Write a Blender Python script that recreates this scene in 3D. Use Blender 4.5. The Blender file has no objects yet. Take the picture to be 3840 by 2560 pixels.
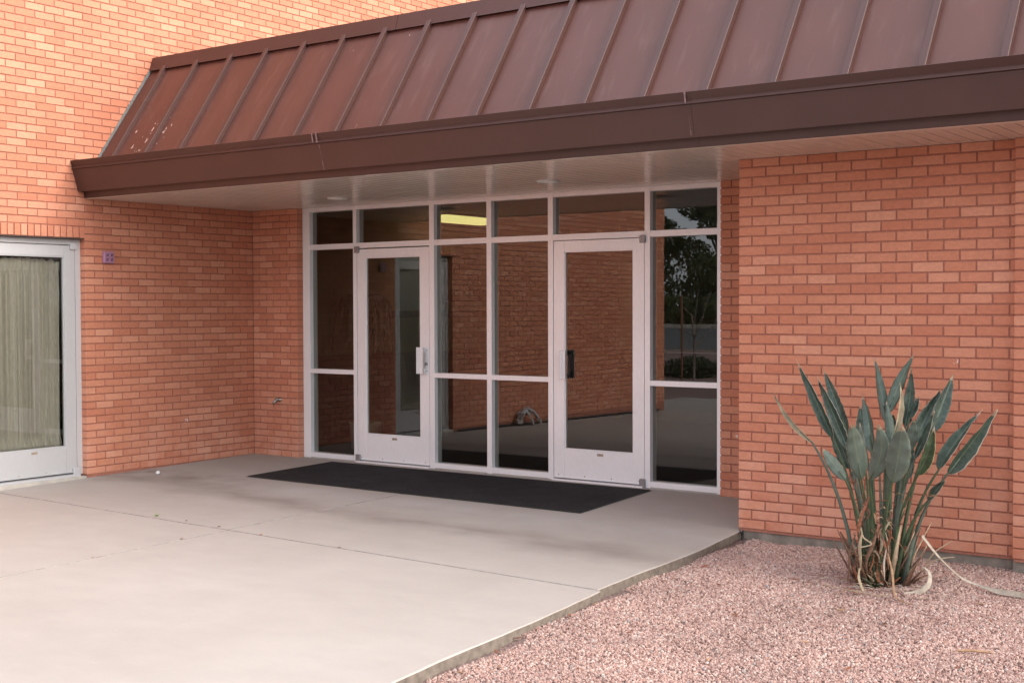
import bpy, math, random
import numpy as np
from mathutils import Vector, Matrix
random.seed(7); rng = np.random.default_rng(7)
S = bpy.context.scene
COL = S.collection
PI = math.pi

# ------------------------------------------------------------------ camera
CAM = Vector((10.2237, -9.5152, 1.5443)); YAW, PITCH, ROLL, FPX = 0.6240, -0.0267, -0.0030, 4853.444
fwd = Vector((-math.sin(YAW)*math.cos(PITCH), math.cos(YAW)*math.cos(PITCH), math.sin(PITCH)))
rt = Vector((math.cos(YAW), math.sin(YAW), 0)); up = rt.cross(fwd)
r2 = rt*math.cos(ROLL)+up*math.sin(ROLL); u2 = up*math.cos(ROLL)-rt*math.sin(ROLL)
cd = bpy.data.cameras.new('camera'); cam = bpy.data.objects.new('camera', cd); COL.objects.link(cam)
cam.matrix_world = Matrix(((r2.x, u2.x, -fwd.x, CAM.x), (r2.y, u2.y, -fwd.y, CAM.y), (r2.z, u2.z, -fwd.z, CAM.z), (0, 0, 0, 1)))
cd.sensor_width = 36; cd.lens = FPX/3840*36; cd.clip_end = 1000; cd.clip_start = .1
S.camera = cam

# ------------------------------------------------------------------ sky, sun, exposure
SUN_AZ, SUN_EL = math.radians(10), math.radians(28)      # direction towards the sun, from +X towards +Y
w = bpy.data.worlds.new('World'); S.world = w; w.use_nodes = True
nt = w.node_tree; N = nt.nodes; Lk = nt.links; N.clear()
wo = N.new('ShaderNodeOutputWorld'); bg = N.new('ShaderNodeBackground'); sky = N.new('ShaderNodeTexSky')
sky.sky_type = 'NISHITA'; sky.sun_disc = False; sky.sun_elevation = SUN_EL; sky.sun_rotation = PI/2-SUN_AZ
sky.air_density = 1.0; sky.dust_density = 3.0; sky.ozone_density = 1.0
hs = N.new('ShaderNodeHueSaturation'); hs.inputs['Saturation'].default_value = .45
tc = N.new('ShaderNodeTexCoord'); mp = N.new('ShaderNodeMapping'); mp.inputs['Scale'].default_value = (1, 1, 2.6)
cn = N.new('ShaderNodeTexNoise'); cn.inputs['Scale'].default_value = 2.4; cn.inputs['Detail'].default_value = 6; cn.inputs['Roughness'].default_value = .55
cr = N.new('ShaderNodeValToRGB'); cr.color_ramp.elements[0].position = .35; cr.color_ramp.elements[0].color = (.78, .80, .86, 1)
cr.color_ramp.elements[1].position = .7; cr.color_ramp.elements[1].color = (1.25, 1.2, 1.12, 1)
mx = N.new('ShaderNodeMixRGB'); mx.blend_type = 'MULTIPLY'; mx.inputs[0].default_value = 1
Lk.new(tc.outputs['Generated'], mp.inputs[0]); Lk.new(mp.outputs[0], cn.inputs['Vector']); Lk.new(cn.outputs['Fac'], cr.inputs[0])
ov = N.new('ShaderNodeMixRGB'); ov.inputs[0].default_value = .6; ov.inputs[2].default_value = (4.6, 4.9, 5.5, 1)   # even cloud deck
Lk.new(sky.outputs[0], hs.inputs['Color']); Lk.new(hs.outputs[0], ov.inputs[1]); Lk.new(ov.outputs[0], mx.inputs[1]); Lk.new(cr.outputs[0], mx.inputs[2])
Lk.new(mx.outputs[0], bg.inputs[0]); Lk.new(bg.outputs[0], wo.inputs[0]); bg.inputs[1].default_value = .15
sl = bpy.data.lights.new('sun', 'SUN'); sun = bpy.data.objects.new('sun', sl); COL.objects.link(sun)
sl.energy = 1.1; sl.angle = math.radians(50); sl.color = (1, .94, .86)
sd = Vector((math.cos(SUN_EL)*math.cos(SUN_AZ), math.cos(SUN_EL)*math.sin(SUN_AZ), math.sin(SUN_EL)))
sun.rotation_euler = sd.to_track_quat('Z', 'Y').to_euler(); sun.location = (20, 8, 20)
V = S.view_settings; V.view_transform = 'Standard'; V.look = 'None'; V.gamma = 1; V.use_curve_mapping = False
V.exposure = 1.72

# ------------------------------------------------------------------ materials
class M:
    def __init__(s, name):
        s.m = bpy.data.materials.new(name); s.m.use_nodes = True; s.t = s.m.node_tree
        s.p = s.t.nodes['Principled BSDF']; s.out = s.t.nodes['Material Output']
    def n(s, t, **k):
        x = s.t.nodes.new(t)
        for a, b in k.items():
            if a.startswith('i_'):
                key = a[2:].replace('_', ' '); x.inputs[int(key) if key.isdigit() else key].default_value = b
            else: setattr(x, a, b)
        return x
    def l(s, a, b): s.t.links.new(a, b)
    def set(s, **k):
        for a, b in k.items(): s.p.inputs[a.replace('_', ' ')].default_value = b
        return s
    def coord(s, kind='Object'):
        if kind == 'World': return s.n('ShaderNodeNewGeometry').outputs['Position']
        return s.n('ShaderNodeTexCoord').outputs[kind]
    def noise(s, vec, scale, detail=3, rough=.55, out='Fac', stretch=None):
        if stretch:
            m_ = s.n('ShaderNodeMapping'); m_.inputs['Scale'].default_value = stretch; s.l(vec, m_.inputs[0]); vec = m_.outputs[0]
        x = s.n('ShaderNodeTexNoise', i_Scale=scale, i_Detail=detail, i_Roughness=rough); s.l(vec, x.inputs['Vector']); return x.outputs[out]
    def ramp(s, fac, stops):
        x = s.n('ShaderNodeValToRGB'); e = x.color_ramp.elements
        while len(e) < len(stops): e.new(.5)
        for q, (p, c) in zip(e, stops): q.position = p; q.color = (c if len(c) == 4 else (*c, 1)) if isinstance(c, tuple) else (c, c, c, 1)
        s.l(fac, x.inputs[0]); return x.outputs[0]
    def mix(s, fac, a, b, mode='MIX'):
        x = s.n('ShaderNodeMixRGB', blend_type=mode)
        for i, v in enumerate((fac, a, b)):
            if hasattr(v, 'is_linked') or isinstance(v, bpy.types.NodeSocket): s.l(v, x.inputs[i])
            elif isinstance(v, tuple): x.inputs[i].default_value = (*v, 1) if len(v) == 3 else v
            else: x.inputs[i].default_value = v
        return x.outputs[0]
    def math(s, op, a, b=None, clamp=False):
        x = s.n('ShaderNodeMath', operation=op, use_clamp=clamp)
        for i, v in enumerate((a, b)):
            if v is None: continue
            if isinstance(v, bpy.types.NodeSocket): s.l(v, x.inputs[i])
            else: x.inputs[i].default_value = v
        return x.outputs[0]
    def bump(s, h, strength=.3, dist=.01):
        b = s.n('ShaderNodeBump', i_Strength=strength, i_Distance=dist); s.l(h, b.inputs['Height']); s.l(b.outputs[0], s.p.inputs['Normal']); return b
    def base(s, sock): s.l(sock, s.p.inputs['Base Color'])

def simple(name, col, rough=.6, metal=0, var=.12, scale=40, bump=0, spec=.5):
    m = M(name); v = m.coord('World'); f = m.noise(v, scale, 4)
    a = tuple(c*(1-var) for c in col); b = tuple(min(1, c*(1+var)) for c in col)
    m.base(m.ramp(f, [(.3, a), (.7, b)])); m.set(Roughness=rough, Metallic=metal, Specular_IOR_Level=spec)
    if bump: m.bump(m.noise(v, scale*4, 3), bump, .003)
    return m.m

def brick_material(name, tint=(1, 1, 1)):
    m = M(name); pos = m.coord('World')
    oi = m.n('ShaderNodeObjectInfo'); g = m.n('ShaderNodeNewGeometry')
    r = m.math('FRACT', m.math('ADD', oi.outputs['Random'], g.outputs['Random Per Island']))
    T = lambda c: tuple(a*b for a, b in zip(c, tint))
    tone = m.ramp(r, [(0, T((.462, .172, .101))), (.22, T((.488, .190, .112))), (.5, T((.510, .207, .124))), (.78, T((.530, .224, .136))), (1, T((.570, .264, .166)))])
    sp = m.noise(pos, 420, 3, .7); c = m.mix(.55, tone, m.ramp(sp, [(.3, .62), (.5, 1.0), (.72, 1.28)]), 'MULTIPLY')
    bl = m.noise(pos, 26, 4, .6, stretch=(1, 1, 1.8)); c = m.mix(.6, c, m.ramp(bl, [(.3, .84), (.7, 1.13)]), 'MULTIPLY')
    big = m.noise(pos, .8, 3); c = m.mix(1, c, m.ramp(big, [(.35, (.95, .94, .93)), (.65, (1.04, 1.04, 1.05))]), 'MULTIPLY')
    # pale salts near the ground
    sx = m.n('ShaderNodeSeparateXYZ'); m.l(pos, sx.inputs[0])
    low = m.n('ShaderNodeMapRange', i_1=.75, i_2=.05, i_3=0., i_4=1.); low.clamp = True; m.l(sx.outputs['Z'], low.inputs[0])
    ef = m.math('MULTIPLY', low.outputs[0], m.ramp(m.noise(pos, 5, 5, .6), [(.42, 0.), (.72, .55)]))
    c = m.mix(ef, c, (.62, .36, .27))
    for pt_, rad_ in (((7.747, -1.28, 1.189), .034), ((7.02, -1.28, .62), .02), ((.0, -.9, .42), .05), ((5.6, 0, .5), .04)):   # chalky splashes
        vd = m.n('ShaderNodeVectorMath', operation='DISTANCE'); m.l(pos, vd.inputs[0]); vd.inputs[1].default_value = pt_
        nr = m.n('ShaderNodeMapRange', i_1=0., i_2=rad_, i_3=.26, i_4=0.); m.l(vd.outputs['Value'], nr.inputs[0])
        c = m.mix(m.math('MULTIPLY', m.math('GREATER_THAN', m.math('ADD', m.noise(pos, 60, 4, .7), nr.outputs[0]), .70), m.math('GREATER_THAN', nr.outputs[0], .001)), c, (.72, .60, .56))
    m.base(c)
    m.set(Roughness=.88, Specular_IOR_Level=.25)
    m.bump(m.noise(pos, 260, 5, .7), .35, .0025); return m.m

def concrete_material(name):
    m = M(name); pos = m.coord('World')
    c = m.ramp(m.noise(pos, .55, 6, .6), [(.3, (.355, .314, .277)), (.55, (.380, .339, .301)), (.75, (.406, .365, .327))])
    c = m.mix(.8, c, m.ramp(m.noise(pos, 3.1, 5, .62, stretch=(1, 1.7, 1)), [(.32, .95), (.68, 1.03)]), 'MULTIPLY')
    c = m.mix(.5, c, m.ramp(m.noise(pos, 240, 3, .7), [(.3, .90), (.7, 1.08)]), 'MULTIPLY')
    sx = m.n('ShaderNodeSeparateXYZ'); m.l(pos, sx.inputs[0])
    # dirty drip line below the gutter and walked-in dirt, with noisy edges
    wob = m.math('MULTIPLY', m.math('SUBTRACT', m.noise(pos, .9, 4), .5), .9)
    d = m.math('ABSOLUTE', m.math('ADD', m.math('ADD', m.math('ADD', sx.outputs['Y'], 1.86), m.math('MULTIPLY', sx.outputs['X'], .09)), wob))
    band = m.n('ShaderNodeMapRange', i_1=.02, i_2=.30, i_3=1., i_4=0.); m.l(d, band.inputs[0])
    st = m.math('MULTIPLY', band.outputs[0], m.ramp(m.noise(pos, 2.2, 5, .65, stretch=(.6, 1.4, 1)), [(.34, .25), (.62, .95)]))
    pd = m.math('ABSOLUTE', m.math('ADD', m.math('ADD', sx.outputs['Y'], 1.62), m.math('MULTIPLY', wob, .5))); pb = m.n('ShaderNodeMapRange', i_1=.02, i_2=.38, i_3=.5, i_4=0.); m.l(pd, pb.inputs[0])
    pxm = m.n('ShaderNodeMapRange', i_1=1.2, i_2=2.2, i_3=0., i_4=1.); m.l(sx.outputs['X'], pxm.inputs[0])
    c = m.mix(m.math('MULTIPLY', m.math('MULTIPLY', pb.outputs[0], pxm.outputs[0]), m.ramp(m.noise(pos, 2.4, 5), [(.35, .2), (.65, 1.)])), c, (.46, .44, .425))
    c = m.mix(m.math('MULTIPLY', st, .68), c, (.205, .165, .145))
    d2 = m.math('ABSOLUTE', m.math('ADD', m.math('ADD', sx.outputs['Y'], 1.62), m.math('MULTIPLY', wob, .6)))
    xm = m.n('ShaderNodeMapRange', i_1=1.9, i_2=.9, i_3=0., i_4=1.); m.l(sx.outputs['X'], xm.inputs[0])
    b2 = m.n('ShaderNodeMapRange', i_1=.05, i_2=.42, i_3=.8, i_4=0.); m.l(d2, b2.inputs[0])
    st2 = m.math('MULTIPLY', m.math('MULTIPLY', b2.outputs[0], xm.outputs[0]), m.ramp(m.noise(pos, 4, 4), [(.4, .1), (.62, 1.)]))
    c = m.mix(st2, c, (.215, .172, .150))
    c = m.mix(m.ramp(m.noise(pos, 9, 6, .75), [(.70, 0.), (.76, .35)]), c, (.56, .51, .47))
    c = m.mix(m.ramp(m.noise(pos, 26, 6, .8, stretch=(.35, 1.5, 1)), [(.60, 0.), (.68, .16)]), c, (.60, .55, .50))
    c = m.mix(m.ramp(m.noise(pos, 90, 3, .8), [(.68, 0.), (.74, .35)]), c, (.16, .13, .11))
    m.base(c); m.set(Roughness=.82, Specular_IOR_Level=.3)
    m.bump(m.mix(.5, m.noise(pos, 160, 4, .7), m.noise(pos, 14, 4)), .14, .004); return m.m

def painted_metal(name, col, chips=False):
    m = M(name); pos = m.coord('World')
    c = m.ramp(m.noise(pos, 2.2, 5, .6), [(.3, tuple(a*.92 for a in col)), (.7, tuple(a*1.08 for a in col))])
    c = m.mix(.5, c, m.ramp(m.noise(pos, 300, 2), [(.35, .9), (.65, 1.1)]), 'MULTIPLY')
    if chips:
        vd = m.n('ShaderNodeVectorMath', operation='DISTANCE'); m.l(pos, vd.inputs[0]); vd.inputs[1].default_value = (.62, -1.78, 3.16)
        near = m.n('ShaderNodeMapRange', i_1=.2, i_2=.62, i_3=.10, i_4=-.02); m.l(vd.outputs['Value'], near.inputs[0])
        f = m.math('GREATER_THAN', m.math('ADD', m.noise(pos, 17, 4, .6, stretch=(1.5, .8, .5)), near.outputs[0]), .735)
        c = m.mix(f, c, (.55, .42, .36))
        dull = m.ramp(m.noise(pos, 5, 4, stretch=(3, .6, .5)), [(.55, 0.), (.8, .25)]); c = m.mix(dull, c, (.21, .13, .11))
    m.base(c); m.set(Roughness=.45, Specular_IOR_Level=.45); m.bump(m.noise(pos, 3.2, 3, stretch=(1, .35, .35)), .06, .03)
    return m.m

def alu_material(name='clear_anodized_aluminium', k=1.0):
    m = M(name); pos = m.coord('World')
    c = m.ramp(m.noise(pos, 1.7, 4), [(.3, (.78*k, .77*k, .77*k)), (.7, (.84*k, .83*k, .83*k))])
    c = m.mix(.5, c, m.ramp(m.noise(pos, 160, 3, stretch=(1, 1, .12)), [(.35, .93), (.65, 1.05)]), 'MULTIPLY')
    m.base(c); m.set(Metallic=.18, Roughness=.36); m.bump(m.noise(pos, 500, 2, stretch=(1, 1, .1)), .05, .001); return m.m

def glass_material():
    m = M('window_glass'); pos = m.coord('World')
    t = m.n('ShaderNodeBsdfTransparent'); t.inputs[0].default_value = (.74, .75, .72, 1)
    gl = m.n('ShaderNodeBsdfGlossy'); gl.inputs['Roughness'].default_value = .004; gl.inputs['Color'].default_value = (.95, .95, .93, 1)
    fr0 = m.n('ShaderNodeFresnel', i_IOR=1.84); gb = m.n('ShaderNodeNewGeometry'); inv = m.math('SUBTRACT', 1., gb.outputs['Backfacing']); fro = m.math('MULTIPLY', fr0.outputs[0], inv)
    b = m.n('ShaderNodeBump', i_Strength=.035, i_Distance=.01); m.l(m.noise(pos, 1.6, 1, .3), b.inputs['Height']); m.l(b.outputs[0], gl.inputs['Normal'])
    ms = m.n('ShaderNodeMixShader'); m.l(fro, ms.inputs[0]); m.l(t.outputs[0], ms.inputs[1]); m.l(gl.outputs[0], ms.inputs[2])
    m.l(ms.outputs[0], m.out.inputs[0]); return m.m

def gravel_material(name, tint=1.0):
    m = M(name); oi = m.n('ShaderNodeObjectInfo'); pos = m.coord('World')
    c = m.ramp(oi.outputs['Random'], [(0, (.13, .08, .07)), (.06, (.24, .14, .115)), (.25, (.34, .205, .168)), (.55, (.395, .250, .206)), (.82, (.455, .315, .265)), (.96, (.53, .42, .36)), (1, (.25, .235, .23))])
    c = m.mix(.5, c, m.ramp(m.noise(pos, 160, 3, .7), [(.3, .75), (.7, 1.2)]), 'MULTIPLY')
    c = m.mix(1, c, m.ramp(m.noise(pos, 1.4, 4), [(.32, .86), (.68, 1.08)]), 'MULTIPLY')
    m.base(c); m.set(Roughness=.85, Specular_IOR_Level=.3); return m.m

def ground_material():
    m = M('gravel_bed'); pos = m.coord('World')
    vo = m.n('ShaderNodeTexVoronoi', i_Scale=75.); m.l(pos, vo.inputs['Vector'])
    c = m.ramp(vo.outputs['Color'], [(0, (.17, .10, .085)), (.5, (.31, .195, .165)), (1, (.44, .32, .28))])
    c = m.mix(1, c, m.ramp(vo.outputs['Distance'], [(0, 1.), (.7, .55)]), 'MULTIPLY')
    c = m.mix(1, c, m.ramp(m.noise(pos, .7, 4), [(.3, .85), (.7, 1.1)]), 'MULTIPLY')
    m.base(c); m.set(Roughness=.95); m.bump(vo.outputs['Distance'], .6, .01); return m.m

def leaf_material(name, c1, c2, vein=.25, edge=None):
    m = M(name); uv = m.n('ShaderNodeUVMap'); sx = m.n('ShaderNodeSeparateXYZ'); m.l(uv.outputs[0], sx.inputs[0])
    pos = m.coord('World'); a = m.math('ABSOLUTE', m.math('SUBTRACT', sx.outputs['X'], .5))
    c = m.ramp(m.noise(pos, 9, 5, .6), [(.3, c1), (.7, c2)])
    # side veins running obliquely to the edge, plus pale midrib
    ph = m.math('MULTIPLY', m.math('SUBTRACT', m.math('MULTIPLY', sx.outputs['Y'], 2.2), a), 60.)
    vn = m.math('MULTIPLY', m.math('ADD', m.math('SINE', ph), 1.), .5)
    c = m.mix(vein, c, m.ramp(vn, [(0, .72), (1, 1.15)]), 'MULTIPLY')
    rib = m.ramp(a, [(0, 1.), (.02, .8), (.045, 0.)]); c = m.mix(m.math('MULTIPLY', rib, .4), c, (.20, .24, .14))
    tip = m.ramp(m.math('ADD', sx.outputs['Y'], m.math('MULTIPLY', m.noise(pos, 25, 3), .16)), [(.98, 0.), (1.06, .85)]); c = m.mix(tip, c, (.30, .21, .13))
    fr_ = m.ramp(m.math('ADD', a, m.math('MULTIPLY', m.math('SUBTRACT', m.noise(pos, 18, 4, .7), .5), .22)), [(.47, 0.), (.53, .8)]); c = m.mix(fr_, c, (.27, .22, .15))
    if edge:
        ed = m.ramp(m.math('ADD', m.math('SUBTRACT', sx.outputs['X'], .5), m.math('MULTIPLY', m.math('SUBTRACT', m.noise(pos, 30, 3), .5), .05)), [(.435, 0.), (.475, 1.)])
        c = m.mix(ed, c, edge)
        tip = m.ramp(m.math('ADD', sx.outputs['Y'], m.math('MULTIPLY', m.noise(pos, 25, 3), .1)), [(.93, 0.), (1., .9)]); c = m.mix(tip, c, (.42, .30, .20))
    dust = m.ramp(m.noise(pos, 40, 4, .7), [(.4, 0.), (.8, .3)]); c = m.mix(dust, c, (.20, .21, .17))
    m.base(c); m.set(Roughness=.5, Specular_IOR_Level=.4); m.bump(vn, .12, .002); return m.m

MAT = {
 'brick': brick_material('salmon_brick'),
 'mortar': simple('brick_mortar', (.325, .130, .088), .95, var=.18, scale=60, bump=.3),
 'concrete': concrete_material('slab_concrete'),
 'joint': simple('dusty_joint', (.255, .225, .20), .95, var=.25, scale=18),
 'slabside': simple('rough_slab_edge', (.15, .122, .098), .95, var=.3, scale=22, bump=.5),
 'footing': simple('footing_concrete', (.20, .165, .135), .95, var=.3, scale=14, bump=.4),
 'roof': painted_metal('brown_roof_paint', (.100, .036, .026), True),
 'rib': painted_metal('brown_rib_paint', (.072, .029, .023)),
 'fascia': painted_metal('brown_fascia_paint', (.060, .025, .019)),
 'flash': simple('grey_sealant', (.16, .165, .155), .6, var=.2),
 'caulk': simple('pale_sealant', (.20, .13, .125), .7, var=.35, scale=60),
 'alu': alu_material(), 'alu2': alu_material('dull_anodized_aluminium', .60), 'glass': glass_material(),
 'dark': simple('dark_gap', (.012, .011, .010), .8),
 'gasket': simple('black_gasket', (.02, .022, .02), .6),
 'steel': simple('brushed_steel', (.33, .32, .30), .3, 1., var=.1, scale=80),
 'greysteel': simple('grey_pivot_cover', (.30, .285, .285), .45, .6),
 'lintel': simple('brown_steel_lintel', (.07, .035, .026), .7, var=.2),
 'mat': None, 'stone': gravel_material('pink_granite_chip'), 'ground': ground_material(),
 'plate': simple('mauve_plastic', (.33, .16, .24), .5, var=.1),
 'white': simple('white_plastic', (.62, .62, .60), .4, var=.05),
 'room': simple('olive_wall_paint', (.20, .165, .085), .8, var=.08, scale=3),
 'wainscot': simple('dark_wainscot', (.06, .022, .015), .7, var=.2, scale=8),
 'ceil': simple('ceiling_tile_white', (.42, .38, .30), .9, var=.1, scale=10),
 'carpet': simple('brown_carpet', (.05, .03, .024), .95, var=.3, scale=90),
 'asphalt': simple('grey_asphalt', (.058, .062, .070), .9, var=.25, scale=30, bump=.3),
 'kerb': simple('kerb_concrete', (.42, .38, .33), .9, var=.15, scale=8),
 'dirt': simple('bare_dirt', (.15, .105, .075), .95, var=.3, scale=.6),
 'bark': simple('brown_bark', (.16, .075, .045), .9, var=.3, scale=30, bump=.5),
 'greybark': simple('grey_bark', (.17, .14, .12), .9, var=.3, scale=30, bump=.5),
 'deadbrown': simple('dry_brown_sheath', (.15, .075, .045), .9, var=.5, scale=50),
 'straw': simple('dry_straw_leaf', (.35, .26, .165), .75, var=.25, scale=35),
 'bleach': simple('bleached_leaf', (.37, .31, .245), .8, var=.25, scale=35),
 'orange': simple('orange_dry_stalk', (.32, .185, .10), .8, var=.3, scale=40),
 'rust': simple('rusty_dead_leaf', (.22, .075, .035), .85, var=.4, scale=60),
 'stem': simple('green_stalk', (.055, .080, .038), .5, var=.3, scale=14),
 'stem2': simple('grey_green_stalk', (.085, .108, .078), .55, var=.25, scale=14),
 'weed': simple('bright_weed_green', (.20, .27, .09), .6, var=.2),
 'black': simple('black_plastic', (.015, .015, .016), .5),
}
m = M('black_ribbed_carpet'); p_ = m.coord('World'); m.base(m.mix(.8, m.ramp(m.noise(p_, 70, 5, .85), [(.3, (.004, .004, .005)), (.7, (.050, .046, .047))]), m.ramp(m.noise(p_, 4, 5, .7), [(.35, .75), (.7, 1.35)]), 'MULTIPLY')); m.set(Roughness=.95, Specular_IOR_Level=.15); m.bump(m.noise(p_, 300, 3), .6, .004); MAT['mat'] = m.m
m = M('soffit_vinyl'); p_ = m.coord('World'); m.base(m.ramp(m.noise(p_, 2.5, 4), [(.3, (.60, .53, .455)), (.7, (.68, .60, .52))])); m.set(Roughness=.2, Specular_IOR_Level=.7); m.bump(m.noise(p_, 7, 3, stretch=(6, .5, 1)), .12, .006); MAT['soffit'] = m.m
m = M('sheer_curtain'); p_ = m.coord('World'); m.base(m.ramp(m.noise(p_, 70, 3, stretch=(1, 1, .2)), [(.3, (.60, .545, .49)), (.7, (.76, .70, .64))])); m.set(Roughness=.9)
MAT['curtain'] = m.m
m = M('fluorescent_lens'); m.set(Base_Color=(.8, .75, .4, 1), Emission_Color=(1, .88, .34, 1), Emission_Strength=.42); MAT['lens'] = m.m
m = M('downlight_lens'); m.set(Base_Color=(.85, .82, .78, 1), Roughness=.3); MAT['lens2'] = m.m
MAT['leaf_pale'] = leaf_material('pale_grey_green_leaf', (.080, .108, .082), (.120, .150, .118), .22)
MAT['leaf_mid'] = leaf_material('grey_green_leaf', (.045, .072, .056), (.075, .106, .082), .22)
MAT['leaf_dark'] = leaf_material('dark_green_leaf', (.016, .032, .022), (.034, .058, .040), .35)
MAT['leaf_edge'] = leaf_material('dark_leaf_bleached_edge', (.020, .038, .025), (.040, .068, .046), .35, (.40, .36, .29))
MAT['leaf_lime'] = leaf_material('yellow_edged_leaf', (.026, .052, .022), (.052, .085, .034), .3, (.46, .42, .20))
MAT['leaf_tan'] = leaf_material('half_dry_leaf', (.20, .19, .12), (.48, .36, .23), .2)
def foliage(name, c1, c2):
    m = M(name); oi = m.n('ShaderNodeNewGeometry'); m.base(m.ramp(oi.outputs['Random Per Island'], [(0, c1), (1, c2)])); m.set(Roughness=.6); return m.m
MAT['tree'] = foliage('tree_leaves', (.022, .036, .012), (.075, .10, .035))
MAT['hedge'] = foliage('shrub_leaves', (.018, .034, .012), (.055, .080, .028))
MAT['palm'] = foliage('palm_leaves', (.03, .035, .015), (.08, .075, .03))

# ------------------------------------------------------------------ mesh helpers
class MB:
    def __init__(s): s.v = []; s.f = []; s.uv = []
    def add(s, vs, fs, uvs=None):
        o = len(s.v); s.v += [tuple(v) for v in vs]; s.f += [tuple(i+o for i in f) for f in fs]
        if uvs: s.uv += uvs
    def box(s, x0, x1, y0, y1, z0, z1, ch=0.0):
        if ch <= 0:
            s.add([(x, y, z) for z in (z0, z1) for y in (y0, y1) for x in (x0, x1)],
                  [(0, 2, 3, 1), (4, 5, 7, 6), (0, 1, 5, 4), (2, 6, 7, 3), (0, 4, 6, 2), (1, 3, 7, 5)])
        else:
            c = [(x0, x1), (y0, y1), (z0, z1)]; vs = []; idx = {}
            for ix in (0, 1):
                for iy in (0, 1):
                    for iz in (0, 1):
                        for ax in range(3):
                            p = [c[0][ix], c[1][iy], c[2][iz]]; sg = (ix, iy, iz)
                            for a in range(3):
                                if a != ax: p[a] += ch*(1 if sg[a] == 0 else -1)
                            idx[(ix, iy, iz, ax)] = len(vs); vs.append(tuple(p))
            fs = []
            for ax in range(3):
                o = [a for a in range(3) if a != ax]
                for sd_ in (0, 1):
                    q = []
                    for (a, b) in ((0, 0), (1, 0), (1, 1), (0, 1)):
                        k = [0, 0, 0]; k[ax] = sd_; k[o[0]] = a; k[o[1]] = b; q.append(idx[(*k, ax)])
                    if (sd_ == 0) != (ax == 1): q.reverse()
                    fs.append(tuple(q))
            for ax in range(3):
                o = [a for a in range(3) if a != ax]
                for a in (0, 1):
                    for b in (0, 1):
                        k0 = [0, 0, 0]; k1 = [0, 0, 0]; k0[o[0]] = k1[o[0]] = a; k0[o[1]] = k1[o[1]] = b; k1[ax] = 1
                        fs.append((idx[(*k0, o[0])], idx[(*k0, o[1])], idx[(*k1, o[1])], idx[(*k1, o[0])]))
            for ix in (0, 1):
                for iy in (0, 1):
                    for iz in (0, 1): fs.append((idx[(ix, iy, iz, 0)], idx[(ix, iy, iz, 1)], idx[(ix, iy, iz, 2)]))
            s.add(vs, fs)
        return s
    def tube(s, pts, rad, n=6, squash=1.0):
        pts = [Vector(p) for p in pts]; rad = rad if isinstance(rad, (list, tuple)) else [rad]*len(pts); o = len(s.v)
        for i, p in enumerate(pts):
            t = (pts[min(i+1, len(pts)-1)]-pts[max(i-1, 0)]).normalized()
            a = t.cross(Vector((0, 0, 1)) if abs(t.z) < .95 else Vector((1, 0, 0))).normalized(); b = t.cross(a)
            for k in range(n):
                an = 2*PI*k/n; s.v.append(tuple(p+a*math.cos(an)*rad[i]+b*math.sin(an)*rad[i]*squash))
        for i in range(len(pts)-1):
            for k in range(n): s.f.append((o+i*n+k, o+i*n+(k+1) % n, o+(i+1)*n+(k+1) % n, o+(i+1)*n+k))
        s.f.append(tuple(o+k for k in range(n))[::-1]); s.f.append(tuple(o+(len(pts)-1)*n+k for k in range(n))); return s
    def prism(s, prof, x0, x1):          # profile in (y,z), extruded along x
        n = len(prof); s.add([(x0, y, z) for y, z in prof]+[(x1, y, z) for y, z in prof],
              [(i, (i+1) % n, n+(i+1) % n, n+i) for i in range(n)]+[tuple(range(n))[::-1], tuple(range(n, 2*n))]); return s
    def lathe(s, prof, c, n=24, axis='z'):   # profile (r,h)
        o = len(s.v)
        for r, h in prof:
            for k in range(n):
                a = 2*PI*k/n; x, y = r*math.cos(a), r*math.sin(a)
                s.v.append((c[0]+x, c[1]+y, c[2]+h) if axis == 'z' else (c[0]+x, c[1]-h, c[2]+y))
        for i in range(len(prof)-1):
            for k in range(n): s.f.append((o+i*n+k, o+i*n+(k+1) % n, o+(i+1)*n+(k+1) % n, o+(i+1)*n+k))
        s.f.append(tuple(o+k for k in range(n))[::-1]); s.f.append(tuple(o+(len(prof)-1)*n+k for k in range(n))); return s
    def build(s, name, mat, parent=None, smooth=False, loc=None):
        me = bpy.data.meshes.new(name); me.from_pydata(s.v, [], s.f); me.validate(); me.materials.append(mat)
        if s.uv:
            ul = me.uv_layers.new(name='UVMap')
            for li, l in enumerate(me.loops): ul.data[li].uv = s.uv[l.vertex_index]
        if smooth:
            for p in me.polygons: p.use_smooth = True
        return link(name, me, parent, loc)
def link(name, me, parent=None, loc=None):
    o = bpy.data.objects.new(name, me); COL.objects.link(o)
    if parent is not None: o.parent = parent
    if loc is not None: o.location = loc
    return o
def recenter(o):                          # put the origin at the mesh centre (keeps world place)
    me = o.data; n = len(me.vertices); a = np.empty(n*3); me.vertices.foreach_get('co', a); a = a.reshape(-1, 3)
    c = (a.min(0)+a.max(0))/2; a -= c; me.vertices.foreach_set('co', a.ravel()); o.location = Vector(o.location)+Vector(c); me.update(); return o
def thing(name, label, cat, loc=(0, 0, 0), group=None):
    o = bpy.data.objects.new(name, None); COL.objects.link(o); o.location = loc; o['label'] = label; o['category'] = cat
    o.empty_display_size = .1
    if group: o['group'] = group
    bpy.context.view_layer.update() if False else None
    return o
def tag(o, label, cat, group=None):
    o['label'] = label; o['category'] = cat
    if group: o['group'] = group
    return o
def part(mb, name, mat, parent, smooth=False):   # world-space mesh under a parent placed at parent.location (no rotation)
    o = mb.build(name, mat, None, smooth); off = Vector((0, 0, 0)); q = parent
    while q is not None: off += Vector(q.location); q = q.parent
    recenter(o); o.parent = parent; o.location = Vector(o.location)-off; return o
def struct(o): o['kind'] = 'structure'; return o

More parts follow.
